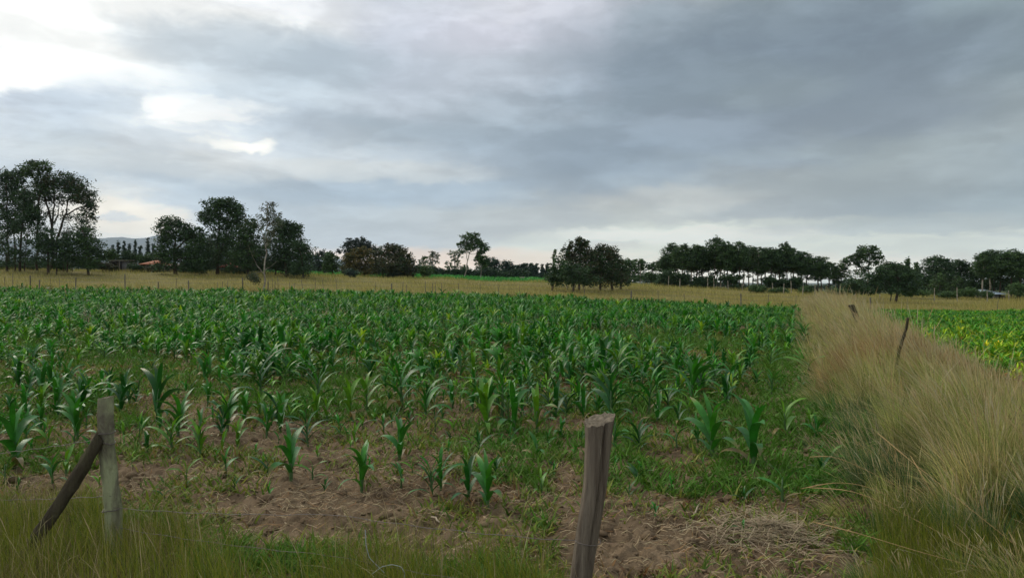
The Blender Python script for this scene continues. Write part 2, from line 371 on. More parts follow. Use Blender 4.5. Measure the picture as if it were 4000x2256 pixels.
# ------------------------------------------------------------------ blades
def blades(root, h, w, lean, leandir, col, segs=3, curl=1.6, taper=1., stiff=None, wdir=None, head=0):
    """ribbons that bend over; arrays of n"""
    n = len(root); h = np.broadcast_to(h, n); w = np.broadcast_to(w, n)
    t = np.linspace(0, 1, segs+1)
    ld = np.stack([np.cos(leandir), np.sin(leandir), np.zeros(n)], -1)
    wa = rng.uniform(0, 2*np.pi, n) if wdir is None else wdir
    wv = np.stack([np.cos(wa), np.sin(wa), np.zeros(n)], -1)
    P = []
    for k, tt in enumerate(t):
        th = lean*(.35+.65*tt**(curl-1))   # lean angle from vertical
        P.append((np.sin(th)*tt, np.cos(th)*tt))
    V = []
    for k, tt in enumerate(t):
        c_ = root+ld*(P[k][0]*h)[:, None]; c_[:, 2] += P[k][1]*h
        if k == segs: V.append(c_[:, None]); continue
        ww = w*(1-tt**1.5*.75*taper)
        if head and k >= segs-1: ww = w*head
        V.append(np.stack([c_-wv*ww[:, None]/2, c_+wv*ww[:, None]/2], 1))
    V = np.concatenate(V, 1); m = 2*segs+1
    base = (np.arange(n)*m)[:, None]
    Q = np.concatenate([base+np.array([[2*k, 2*k+1, 2*k+3, 2*k+2]]) for k in range(segs-1)], 0) if segs > 1 else np.zeros((0, 4), int)
    T = base+np.array([[2*segs-2, 2*segs-1, 2*segs]])
    C_ = np.repeat(col[:, None], m, 1)
    return V.reshape(-1, 3), Q, T, C_.reshape(-1, 3)
def mixcol(palette, weights, n, jit=.18):
    p = np.array(palette); i = rng.choice(len(p), n, p=np.array(weights)/sum(weights))
    return p[i]*(1+rng.uniform(-jit, jit, (n, 1)))*(1+rng.uniform(-.06, .06, (n, 3)))

# ------------------------------------------------------------------ maize
def leaf_geo(L_, Wd, a0, bend, azi, h0, segs, cross, twist=0., ripple=.1, rs=0):
    """one maize leaf: arc with a folded midrib"""
    t = np.linspace(0, 1, segs+1); ang = a0-bend*t**1.4
    ds = L_/segs; r = np.concatenate([[0], np.cumsum(np.cos((ang[1:]+ang[:-1])/2)*ds)]); z = np.concatenate([[0], np.cumsum(np.sin((ang[1:]+ang[:-1])/2)*ds)])
    wv = Wd*np.clip(np.sin(np.pi*(t*.86+.13))**.75, .02, 1); wv[-1] = Wd*.03
    side = np.array([-math.sin(azi), math.cos(azi), 0]); fw = np.array([math.cos(azi), math.sin(azi), 0]); up = np.array([0, 0, 1.])
    rad = .012+r
    cen = fw*rad[:, None]+up*(h0+z)[:, None]
    nrm = -fw*np.sin(ang)[:, None]+up*np.cos(ang)[:, None]
    tw = twist*t**1.5
    sv = side*np.cos(tw)[:, None]+nrm*np.sin(tw)[:, None]; nv = nrm*np.cos(tw)[:, None]-side*np.sin(tw)[:, None]
    cen = cen+side*(math.sin(rs*3.1)*.08*L_*t**2)[:, None]
    fold = .38*(1-t*.6)
    offs = [-1, 0, 1] if cross == 3 else [-1, 1]
    cols = []
    for o_ in offs:
        rip = ripple*wv*np.sin(t*14+o_*2+rs)*abs(o_)
        cols.append(cen+sv*(o_*wv/2)[:, None]+nv*(abs(o_)*wv*.5*fold+rip*.5)[:, None])
    V = np.stack(cols, 1); c_ = len(offs)
    Q = [[k*c_+q, k*c_+q+1, (k+1)*c_+q+1, (k+1)*c_+q] for k in range(segs) for q in range(c_-1)]
    return V.reshape(-1, 3), np.array(Q)
def tube(pts, rad, sides=6, cap=True, flat=None):
    pts = np.asarray(pts, float); n = len(pts); tg = np.gradient(pts, axis=0); tg /= np.linalg.norm(tg, axis=1)[:, None]+1e-9
    ref = np.array([0, 0, 1.]) if abs(tg[0][2]) < .9 else np.array([1., 0, 0]); V = []
    for k in range(n):
        u = np.cross(tg[k], ref); u /= np.linalg.norm(u)+1e-9; v = np.cross(tg[k], u)
        a = np.arange(sides)*2*np.pi/sides
        V.append(pts[k]+(np.cos(a)[:, None]*u+np.sin(a)[:, None]*v)*rad[k])
    V = np.concatenate(V); Q = [[k*sides+j, k*sides+(j+1) % sides, (k+1)*sides+(j+1) % sides, (k+1)*sides+j] for k in range(n-1) for j in range(sides)]
    T = []
    if cap:
        V = np.concatenate([V, pts[-1:]]); T = [[(n-1)*sides+j, (n-1)*sides+(j+1) % sides, n*sides] for j in range(sides)]
    return V, np.array(Q), np.array(T).reshape(-1, 3)
GREENS = np.array([(.026, .18, .014), (.038, .215, .014), (.017, .125, .014), (.10, .27, .014)])
def maize_variant(k, segs, cross, big=True):
    rs = random.Random(100+k); n = rs.choice([7, 8, 9]) if big else rs.choice([4, 5])
    plane = rs.uniform(0, 6.28); leaves = []; base = GREENS[k % 4]
    for i in range(n):
        f = i/(n-1); a = plane+math.pi*(i % 2)+rs.uniform(-.55, .55)
        L_ = (.38+.30*math.sin(math.pi*min(f*.8+.15, 1)))*rs.uniform(.85, 1.15)
        Wd = (.043+.052*math.sin(math.pi*(f*.6+.3)))*rs.uniform(.85, 1.2)*(1 if big else .95)
        a0 = R(60+26*f)+rs.uniform(-.15, .12); bend = (R(125)-R(70)*f)*rs.uniform(.6, 1.25)
        h0 = .07+.45*f
        V, Q = leaf_geo(L_, Wd, a0, bend, a, h0, segs, cross, rs.uniform(-.9, .9), .12, rs.uniform(0, 6))
        cl = base*(1+rs.uniform(-.18, .2))
        if f > .7: cl = cl*np.array([1.35, 1.18, .95])
        if i == 0 and rs.random() < .35: cl = np.array([.26, .2, .06])
        cv = np.tile(np.asarray(cl, float), (len(V), 1)); tt = np.repeat(np.linspace(0, 1, segs+1), cross)
        if rs.random() < (.55 if f < .4 else .2): g_ = sm(.7, 1, tt)[:, None]*rs.uniform(.5, 1); cv = cv*(1-g_)+np.array([.34, .26, .09])*g_
        cv = cv*(1+.25*np.sin(tt*9+rs.uniform(0, 6)))[:, None]**.5
        leaves.append((V, Q, cv))
    st = tube([(0, 0, -.03), (.004, .002, .15), (0, .004, .35), (.003, 0, .56)], [.026, .022, .017, .008], 6 if cross == 3 else 4)
    zmax = max(v[:, 2].max() for v, _, _ in leaves)
    s_ = 1/zmax
    return [(V*s_, Q, c_) for V, Q, c_ in leaves], (st[0]*s_, st[1], st[2])
NV = 14
HI = []
for k in range(NV):
    lv, st = maize_variant(k, 8, 3, k < 10)
    lm = []
    for V, Q, c_ in lv:
        lm.append(npmesh('leaf', V, Q, None, MT['maize'], np.broadcast_to(c_, V.shape), True))
    sm_ = npmesh('stalk', *st, MT['stalk'], None, True)
    HI.append((lm, sm_))
def lod(segs, cross):
    out = []
    for k in range(NV):
        lv, st = maize_variant(k, segs, cross, k < 10); b = Bag()
        for V, Q, c_ in lv: b.add(V, Q, None, c_)
        b.add(st[0], st[1], st[2], (.075, .15, .045))
        out.append((np.concatenate(b.V), np.concatenate(b.Q), np.concatenate(b.T), np.concatenate(b.C)))
    return out
LM, LF = lod(5, 3), lod(3, 2)
protos = {}
def maize_plant(x, y, z, h, rz, k, label, group, tilt=(0, 0), wide=1.):
    root = empty('maize_plant', (x, y, z), rz); root.scale = (h*wide, h*wide, h); root.rotation_euler = (tilt[0], tilt[1], rz)
    tag(root, label, 'maize plant', group)
    lm, st = HI[k]
    link('stalk', st, root)
    for m in lm: link('leaf', m, root)
    return root
# plants one can pick out in the photograph: base pixel, height in pixels, variant, label
HAND = [
 (55,1832,275,0,'large dark maize plant at the left photo edge above the leaning brace log'),
 (158,1700,135,4,'twin stemmed maize plant between the dark edge plant and the mossy post'),
 (300,1725,190,1,'broad leafed maize plant just left of the mossy post top'),
 (255,1862,115,11,'small maize seedling with pale flat leaves just left of the brace log top'),
 (468,1620,125,6,'maize plant with a curled pale leaf immediately right of the mossy post top'),
 (612,1645,235,2,'tall crowded maize plant with large curled leaves, right of the mossy post'),
 (575,1775,95,10,'thin pale maize seedling low and right of the mossy post'),
 (668,1775,155,3,'maize plant with one upright folded leaf in front of the tall curled one'),
 (700,1650,62,12,'short yellowish seedling beside the tall curled maize plant'),
 (885,1690,170,5,'maize plant stretching one long leaf to the right over bare soil'),
 (925,1742,128,7,'slender maize plant just in front of the one with a long leaf'),
 (880,1858,105,13,'small forked seedling alone on bare soil below the slender plant'),
 (1040,1715,150,8,'maize plant with spreading pale leaves left of a tight pair'),
 (1092,1695,165,9,'maize plant with jagged pale leaf edges in the bare soil at left centre'),
 (1135,1880,225,0,'large isolated maize plant with wide sweeping leaves at left centre'),
 (1200,1755,140,6,'dark upright maize plant just behind the large sweeping one'),
 (1042,1858,90,10,'ragged seedling under the left leaf of the large sweeping plant'),
 (1218,1872,85,11,'little upright seedling right of the large sweeping plant'),
 (1370,1648,175,7,'dark maize plant with a drooping left leaf in front of the dense crop'),
 (1432,1612,155,3,'maize plant between the dark drooping one and the tall pointed one'),
 (1410,1920,195,5,'twin maize plant with wide arching leaves in the weeds near centre'),
 (1560,1805,190,8,'narrow maize plant with a flagged leaf pointing right, near centre'),
 (1498,1700,75,12,'stubby seedling pair on open soil behind the narrow plant'),
 (1566,1905,85,13,'tiny dark seedling standing below the narrow plant'),
 (1688,1930,185,1,'maize plant with left arching leaf, left one of a close pair'),
 (1722,1905,185,4,'maize plant with an upright twisted leaf, right one of a close pair'),
 (1830,1955,190,2,'open funnel shaped maize plant low at the centre of the field'),
 (1905,1982,215,9,'pale narrow maize plant rising straight up beside the funnel shaped one'),
 (1938,1862,90,6,'short dark cupped maize seedling behind the pale narrow plant'),
 (1822,1820,85,11,'pale green seedling with spread leaves behind the funnel shaped plant'),
 (1728,1648,62,12,'tiny dark seedling on bare soil at field centre'),
 (1710,1740,62,13,'sparse grey green seedling on bare soil at field centre'),
 (1872,1785,90,10,'yellow green seedling on open soil near centre'),
 (1570,1602,235,0,'tall pointed maize plant standing above its neighbours left of centre'),
 (1662,1632,165,5,'maize plant with hanging pale leaves right of the tall pointed one'),
 (1903,1690,205,3,'maize plant with raised left leaf, first of three in line at centre'),
 (2010,1702,215,1,'maize plant with a dark dense stem, middle of three in line at centre'),
 (2098,1692,200,7,'maize plant with a folded top leaf, right one of three in line at centre'),
 (2096,1805,100,13,'small curled seedling left of the split fence post'),
 (2115,1930,88,11,'bright small seedling on open soil left of the split fence post'),
 (2190,1718,90,12,'light seedling with narrow leaves just left of the split post top'),
 (2398,1748,150,8,'leafy maize plant directly behind the top of the split post'),
 (2392,1640,205,2,'upright maize plant rising behind and above the split post'),
 (2500,1762,130,6,'young maize plant with pale pointed leaf right of the split post top'),
 (2495,1890,92,10,'small cupped seedling in grass right of the split post'),
 (2562,2022,55,12,'tiny yellow green sprout low right of the split post'),
 (2645,1760,92,13,'seedling with long curving leaves left of the tall pale leaved maize'),
 (2535,1612,190,4,'broad dark maize plant behind and right of the split post'),
 (2702,1572,175,5,'sprawling maize plant with many wide pale leaves right of centre'),
 (2785,1790,245,9,'tall maize plant with two upright pale leaves at the lush weed patch'),
 (2945,1835,290,0,'largest dark maize plant, in the lush weed patch at right'),
 (3070,1705,175,7,'maize plant with one tall flat leaf near the grass bank'),
 (3190,1725,115,8,'thin maize plant in low weeds beside the grass bank'),
 (3242,1835,112,3,'narrow maize plant closest to the grass bank, half hidden by weeds'),
 (3060,1975,150,13,'small Y shaped maize seedling in weeds above the straw heap'),
 (2905,2090,72,12,'tiny three leaved sprout left of the straw heap'),
 (2912,1965,75,10,'faint thin seedling in weeds left of the Y shaped one'),
 (3157,1482,105,11,'yellow maize plant standing out at the right edge of the field'),
 (3130,1525,62,12,'small yellowish seedling in front of the yellow plant at field edge'),
 (3015,1545,110,1,'maize plant with arched leaves near the right edge of the field'),
 (2612,1612,112,6,'slim pale maize plant left of the sprawling one'),
 (1245,1582,200,1,'large spreading maize plant at the front of the dense crop, left centre'),
 (1015,1550,180,2,'large dark stemmed maize plant at the front of the dense crop, further left'),
 (1100,1420,170,0,'wide topped maize plant rising over the crop left of centre'),
 (165,1560,160,8,'maize plant with yellow tinged leaves at left edge of the crop'),
]
placed = []
for (px, py, hp, k, lb) in HAND:
    p = hit(px, py); h = hp/F*p.y*1.04
    r = maize_plant(p.x, p.y, float(groundz(p.x, p.y))-.01, h, random.uniform(0, 6.28), k, lb, 'young maize plants in the field',
                (random.uniform(-.06, .06), random.uniform(-.06, .06)), 1.15 if k < 10 else 1.5)
    placed.append((p.x, p.y))
placed = np.array(placed)
def crop_points():
    pts = []
    d0 = np.array([.39, 1.])/np.hypot(.39, 1); n0 = np.array([d0[1], -d0[0]])
    us = np.arange(0, 95, .27); vs = np.arange(-78, 20, .48)
    U, Vv = np.meshgrid(us, vs)
    U = U+rng.normal(0, .12, U.shape)+(Vv*7.7 % .32); Vv = Vv+rng.normal(0, .09, U.shape)
    P = U[..., None]*d0+Vv[..., None]*n0; P = P.reshape(-1, 2)
    x, y = P[:, 0], P[:, 1]
    s_ = x/np.maximum(y, .1)
    ok = (y > 7.3) & (x < xs(y)-.35) & (y < yfar(x)-.4) & (s_ > -.76) & (s_ < .76)
    P = P[ok]; x, y = P.T
    den = sm(8.5, 15, y)*.40+.24+.30*sm(18, 36, y); den = den+(fbm(x, y, .28, 3, 44)-.5)*1.9*(1-sm(24, 42, y))
    # the thin patches of the photograph
    px = 2000+x/y*F; py = HOR+(CH-0)/y*F
    for cx_, cy_, rx, ry in ((1150, 1560, 330, 55), (450, 1470, 420, 60), (3050, 1560, 200, 130), (2750, 1400, 260, 50), (560,1600,300,60)):
        den = den-.75*np.exp(-((px-cx_)/rx)**2-((py-cy_)/ry)**2)
    for cx_, cy_, rx, ry in ((1900, 1560, 800, 90), (2500, 1500, 350, 60), (100, 1480, 120, 120), (1100,1480,200,40)):
        den = den+.5*np.exp(-((px-cx_)/rx)**2-((py-cy_)/ry)**2)
    keep = rng.random(len(P)) < np.clip(den+.12*(y < 10.5), .09, 1)
    P = P[keep]; x, y = P.T
    dd = np.min(np.hypot(x[:, None]-placed[None, :, 0], y[:, None]-placed[None, :, 1]), 1)
    P = P[dd > .38]; x, y = P.T
    h = .36+.22*sm(9, 17, y)+(fbm(x, y, .35, 3, 71)-.5)*.8+rng.normal(0, .13, len(P))
    h = h-.07*sm(15, 20, y)*(1-sm(30, 40, y))+.2*np.exp(-((2000+x/y*F-2000)/800)**4)*np.exp(-((y-13)/3.)**2)-.1*sm(26, 55, y); tall = rng.random(len(P)) < .07; h[tall] += rng.uniform(.1, .35, tall.sum())
    px = 2000+x/y*F
    h = np.where((y < 9.5), h*.75, h)
    h = np.where((y < 16) & (fbm(x, y, .5, 2, 5) < .45), h*.65, h)
    return P, np.clip(h*np.where(y > 11, .86, .92)+.16*sm(38, 62, y), .18, .98)
CP, Hc = crop_points()
order = np.argsort(-(Hc/CP[:, 1]))
near = order[:300-len(HAND)]; rest = order[300-len(HAND):]
ORD = ['first','second','third','fourth','fifth','sixth','seventh','eighth','ninth','tenth','eleventh','twelfth','thirteenth','fourteenth','fifteenth','sixteenth','seventeenth','eighteenth','nineteenth','twentieth']
ORDX = ORD+['twenty %s' % q for q in ORD[:9]]+['thirtieth']+['thirty %s' % q for q in ORD[:9]]+['fortieth']+['forty %s' % q for q in ORD[:9]]
keys = {}
for i in near:
    x, y = CP[i]; h = Hc[i]; px = 2000+x/y*F
    zone = ['near the left photo edge', 'above the mossy post', 'right of the mossy post', 'left of centre', 'at centre', 'above the split post', 'right of the split post', 'towards the grass bank', 'beside the grass bank'][int(np.searchsorted([300, 620, 1000, 1500, 2000, 2420, 2750, 3000], px))]
    row = ['front', 'second', 'third', 'fourth', 'back'][int(np.searchsorted([10.5, 12.5, 14.5, 17], y))]
    look = ['short seedling', 'young maize plant', 'tall maize plant'][int(np.searchsorted([.48, .72], h))]
    keys.setdefault((look, row, zone), []).append(i)
for (look, row, zone), idx in keys.items():
    idx.sort(key=lambda q: CP[q][0]/CP[q][1])
    for q, i in enumerate(idx):
        x, y = CP[i]; h = Hc[i]; k = random.randrange(10) if h > .45 else random.randrange(10, 14)
        lb = '%s in the %s rows %s' % (look, row, zone)
        if len(idx) > 1: lb += ', %s from left' % ORDX[q]
        maize_plant(x, y, float(groundz(x, y))-.01, h, random.uniform(0, 6.28), k, lb, 'maize plants in the middle rows of the field',
                    (random.uniform(-.1, .1), random.uniform(-.1, .1)), random.uniform(.95, 1.25))
def scatter_maize(P, H_, lib, name, label, gain=None, wide=1.2):
    b = Bag(); k = rng.integers(0, NV, len(P)); k = np.where(H_ > .45, k % 10, 10+k % 4)
    for v in range(NV):
        s_ = np.where(k == v)[0]
        if not len(s_): continue
        V, Q, T, C_ = lib[v]; n = len(s_); m = len(V)
        a = rng.uniform(0, 2*np.pi, n); h = H_[s_]; w = h*wide*rng.uniform(.9, 1.15, n)
        x = V[None, :, 0]*w[:, None]; y = V[None, :, 1]*w[:, None]
        tx, ty = rng.normal(0, .07, (2, n, 1)); zz = V[None, :, 2]*h[:, None]
        X_ = x*np.cos(a)[:, None]-y*np.sin(a)[:, None]+P[s_, 0][:, None]+tx*zz
        Y_ = x*np.sin(a)[:, None]+y*np.cos(a)[:, None]+P[s_, 1][:, None]+ty*zz
        Z_ = zz+groundz(P[s_, 0], P[s_, 1])[:, None]-.01
        off = (np.arange(n)*m)[:, None, None]
        cc = C_[None]*(1+rng.uniform(-.25, .25, (n, 1, 1)))*np.where(rng.random((n, 1, 1)) < .08, np.array([1.9, 1.25, .8]), 1)
        if gain is not None: cc = cc*gain(P[s_, 0], P[s_, 1])[:, None, :]
        b.add(np.stack([X_, Y_, Z_], -1).reshape(-1, 3), (Q[None]+off).reshape(-1, 4), (T[None]+off).reshape(-1, 3), cc.reshape(-1, 3))
    tag(link(name, b.mesh(name, MT['maizefar'], True)), label, 'maize crop', kind='stuff')
mid = rest[CP[rest, 1] < 26]; fr = rest[CP[rest, 1] >= 26]
scatter_maize(CP[mid], Hc[mid], LM, 'maize_crop', 'dense green maize plants filling the middle of the left field')
scatter_maize(CP[fr], Hc[fr], LF, 'maize_crop', 'distant dark green maize crop reaching back to the wire fence', wide=1.15)
# right field beyond the grass bank
def right_field():
    x = rng.uniform(6, 62, 44000); y = rng.uniform(8, 62, 44000)
    ok = (x > xs(y)+SW+.3+(fbm(x, y, .5, 3, 9)-.5)*1.5) & (y < yfar(x)-.5) & (x/y < .8)
    x, y = x[ok], y[ok]; P = np.stack([x, y], -1)
    h = .32+.12*sm(14, 30, y)+(fbm(x, y, .5, 3, 8)-.5)*.3+rng.normal(0, .06, len(x))
    return P, np.clip(h, .18, .7)
RP, RH = right_field()
def rgain(x, y):
    t = (1-sm(16, 45, y+(fbm(x, y, .3, 2, 3)-.5)*14))[:, None]
    return np.array([1.4, 1.2, 1.])*(1-t)+np.array([2.8, 1.65, .9])*t
q = RP[:, 1] < 26
scatter_maize(RP[q], RH[q], LM, 'maize_crop', 'bright yellow green young maize near the front of the right field', rgain)
scatter_maize(RP[~q], RH[~q], LF, 'maize_crop', 'darker maize crop at the back of the right field', rgain, 1.2)

# ------------------------------------------------------------------ weeds, litter, clods in the field
def rnd_field(n, y0, y1, pw=1.):
    """random points in view between two distances"""
    y = (rng.random(n)**pw)*(y1-y0)+y0; s_ = rng.uniform(-.76, .76, n)
    return s_*y, y
def weed_mask(x, y):
    px = 2000+x/y*F; py = HOR+CH/y*F
    m = sm(.38, .60, fbm(x, y, .9, 4, 61))*.85+.18
    m = m+.42*sm(9.5, 14, y)-.04*(y < 11)
    m = m+.9*np.exp(-((px-2990)/230)**2-((py-1830)/115)**2)
    m = m+.8*np.exp(-((x-xs(y)+.7)/.75)**2)*(y > 7.3)
    for cx_, cy_, rx, ry, a in ((3000, 1680, 250, 90, .4), (1960, 1720, 130, 25, .8), (2120, 2040, 110, 60, .9), (1770, 2000, 130, 55, .5), (1420, 1850, 160, 50, .4),
        (2650, 1860, 180, 50, .5), (300, 1640, 260, 50, .5), (1480, 1730, 200, 40, .45), (2650, 2000, 140, 40, .3), (860,1900,60,25,.6), (2400,2170,120,40,.4)):
        m = m+a*np.exp(-((px-cx_)/rx)**2-((py-cy_)/ry)**2)
    for cx_, cy_, rx, ry in ((800, 1880, 420, 110), (1080, 1980, 400, 80), (2200, 2060, 60, 80), (2450, 2150, 200, 90), (1680, 1700, 160, 50), (750, 1700, 160, 40), (2200,1880,60,60)):
        m = m-.55*np.exp(-((px-cx_)/rx)**2-((py-cy_)/ry)**2)
    return np.clip(m, .0, 1)
def weeds():
    x, y = rnd_field(520000, 4.6, 34, 1.3)
    ok = (y > verge(x)-.2) & (x < xs(y)+.3); x, y = x[ok], y[ok]
    # cluster in tufts
    tuft = sm(.42, .7, fbm(x, y, 7, 2, 81)); m = weed_mask(x, y)
    k = rng.random(len(x)) < m*(.15+.85*tuft); x, y = x[k], y[k]; n = len(x); m = m[k]
    root = np.stack([x, y, groundz(x, y)-.005], -1)
    dead = sm(.60, .68, fbm(x, y, .9, 3, 91))*(m < .75)
    h = rng.uniform(.05, .17, n)*(1+.6*m)*(1-.35*dead)*(1+.3*sm(9, 20, y))
    col = mixcol([(.13, .2, .025), (.2, .25, .03), (.08, .16, .02), (.3, .3, .06), (.3, .2, .08)], [4, 4, 2, 2, 1.6], n)
    lush = np.clip(m-.7, 0, .3)[:, None]/.3; col = col*(1-lush)+np.array([.085, .2, .018])*lush*rng.uniform(.7, 1.3, (n, 1))
    dc = mixcol([(.24, .13, .05), (.2, .14, .06), (.15, .085, .045)], [1, 1, 1], n)
    sel = rng.random(n) < dead*.9; col[sel] = dc[sel]
    b = Bag(); b.add(*blades(root, h, rng.uniform(.008, .02, n)*(1+y*.06), rng.uniform(.5, 1.6, n), rng.uniform(0, 6.28, n), col, 2, 1.7))
    tag(link('weeds', b.mesh('weeds', MT['grass'])), 'low green and rusty weeds growing in tufts between the maize plants', 'weeds', kind='stuff')
weeds()
def litter():
    x, y = rnd_field(75000, 4.4, 22, 1.3); ok = (y > verge(x)-.3) & (x < xs(y)); x, y = x[ok], y[ok]
    k = rng.random(len(x)) < .25+.75*sm(.4, .65, fbm(x, y, 1.1, 3, 19)); x, y = x[k], y[k]; n = len(x)
    L_ = rng.uniform(.03, .13, n)*np.where(rng.random(n) < .08, 2.4, 1); a = rng.uniform(0, np.pi, n); a = np.where(rng.random(n) < .6, rng.normal(.1, .5, n), a)
    bow = rng.normal(0, .15, n)*L_
    w = rng.uniform(.0015, .0045, n); P = []
    for t, wf in ((-.5, .4), (0, 1), (.5, .4)):
        cx_ = x+np.cos(a)*L_*t-np.sin(a)*bow*(.25-t*t)*4; cy_ = y+np.sin(a)*L_*t+np.cos(a)*bow*(.25-t*t)*4
        z = groundz(cx_, cy_)+.006+rng.uniform(0, .03, n)*(1 if t else 1.2)
        for s_ in (-1, 1): P.append(np.stack([cx_-np.sin(a)*w*wf*s_, cy_+np.cos(a)*w*wf*s_, z+s_*.001], -1))
    V = np.stack(P, 1).reshape(-1, 3); base = (np.arange(n)*6)[:, None]
    Q = np.concatenate([base+np.array([[0, 1, 3, 2]]), base+np.array([[2, 3, 5, 4]])])
    col = np.repeat(mixcol([(.36, .27, .15), (.46, .36, .21), (.19, .14, .08), (.3, .17, .07)], [3, 1.5, 2.5, 1.2], n)[:, None], 6, 1).reshape(-1, 3)
    tag(link('straw_litter', npmesh('straw_litter', V, Q, None, MT['dry'], col)), 'broken straw and dead stems scattered over the bare soil', 'straw', kind='stuff')
    # heap of straw low right
    c0 = hit(3010, 2085); n = 1100; rr = np.abs(rng.normal(0, .34, n)); th = rng.uniform(0, 6.28, n)
    x = c0.x+rr*1.15*np.cos(th); y = c0.y+rr*1.0*np.sin(th); z = groundz(x, y)+np.exp(-(rr/.3)**2)*.06*rng.random(n)
    L_ = rng.uniform(.12, .42, n); el_ = rng.normal(0.05, .25, n); a = rng.normal(-.6, .8, n)
    d = np.stack([np.cos(a)*np.cos(el_), np.sin(a)*np.cos(el_), np.sin(el_)], -1); c_ = np.stack([x, y, z+.02], -1)
    sd_ = np.stack([-np.sin(a), np.cos(a), 0*a], -1)*.0025
    mid_ = c_+np.array([0, 0, .02])
    V = np.stack([c_-d*L_[:, None]/2-sd_, c_-d*L_[:, None]/2+sd_, mid_-sd_, mid_+sd_, c_+d*L_[:, None]/2-sd_, c_+d*L_[:, None]/2+sd_], 1).reshape(-1, 3)
    base = (np.arange(n)*6)[:, None]; Q = np.concatenate([base+np.array([[0, 1, 3, 2]]), base+np.array([[2, 3, 5, 4]])])
    col = np.repeat(mixcol([(.36, .28, .17), (.45, .36, .23), (.2, .15, .09)], [3, 2, 2], n)[:, None], 6, 1).reshape(-1, 3)
    tag(link('straw_heap', npmesh('straw_heap', V, Q, None, MT['dry'], col)), 'flattened heap of pale straw beside the grass bank at lower right', 'straw heap', kind='stuff')
litter()
ico = None
def clods():
    g = (1+5**.5)/2
    iv = np.array([(-1, g, 0), (1, g, 0), (-1, -g, 0), (1, -g, 0), (0, -1, g), (0, 1, g), (0, -1, -g), (0, 1, -g), (g, 0, -1), (g, 0, 1), (-g, 0, -1), (-g, 0, 1)])/1.9
    it = np.array([(0, 11, 5), (0, 5, 1), (0, 1, 7), (0, 7, 10), (0, 10, 11), (1, 5, 9), (5, 11, 4), (11, 10, 2), (10, 7, 6), (7, 1, 8), (3, 9, 4), (3, 4, 2), (3, 2, 6), (3, 6, 8), (3, 8, 9), (4, 9, 5), (2, 4, 11), (6, 2, 10), (8, 6, 7), (9, 8, 1)])
    x, y = rnd_field(5200, 4.5, 16, 1.2); ok = (y > verge(x)) & (x < xs(y)-.3); x, y = x[ok], y[ok]; n = len(x)
    r = rng.uniform(.008, .022, n)+np.where(rng.random(n) < .06, rng.uniform(.02, .05, n), 0)
    V = iv[None]*r[:, None, None]*rng.uniform(.55, 1.45, (n, 12, 1))*np.array([1.3, 1.1, .75]); V += np.stack([x, y, groundz(x, y)+r*.2], -1)[:, None]
    T = it[None]+(np.arange(n)*12)[:, None, None]
    tag(link('soil_clods', npmesh('soil_clods', V.reshape(-1, 3), None, T.reshape(-1, 3), MT['soil'], smooth=True)), 'loose brown clods of tilled soil lying on the field', 'soil clods', kind='stuff')
clods()
# broken maize stubble lying on the soil
for i, (px, py, L_, a) in enumerate([(1430, 1655, .3, 1.35), (1780, 1705, .32, .05), (1990, 1755, .16, .8), (2040, 1775, .16, .05), (690, 1705, .16, -.25), (800, 1900, .2, -.9), (1700, 2040, .22, -1.1), (2720, 2000, .48, 1.15), (1795, 1760, .14, 1.2)]):
    p = hit(px, py); z = float(groundz(p.x, p.y))+.015
    d = np.array([math.cos(a), math.sin(a), .12*random.random()]); pts = [np.array([p.x, p.y, z])+d*L_*t for t in (-.5, -.1, .2, .5)]
    pts[1] = pts[1]+np.array([.01, .0, .012])
    b = Bag(); V, Q, T = tube(pts, [.009, .011, .009, .006], 6); b.add(V, Q, T, (.42, .34, .24))
    tag(link('dead_stalk', b.mesh('dead_stalk', MT['dry'], True)), ['broken tan stalk leaning among the crop left of centre','long pale stalk lying on bare soil at field centre','short whitish stalk tilted on the soil left of the split post','short whitish stalk lying flat left of the split post','pale broken stalk end on the soil right of the mossy post','thin dead stalk on bare soil at lower left','bent dry stalk in the weeds below field centre','long upright tan stalk leaning in the stubble right of the split post','small brown stalk piece near field centre'][i], 'dead stalk', 'dead stalks lying on the field')

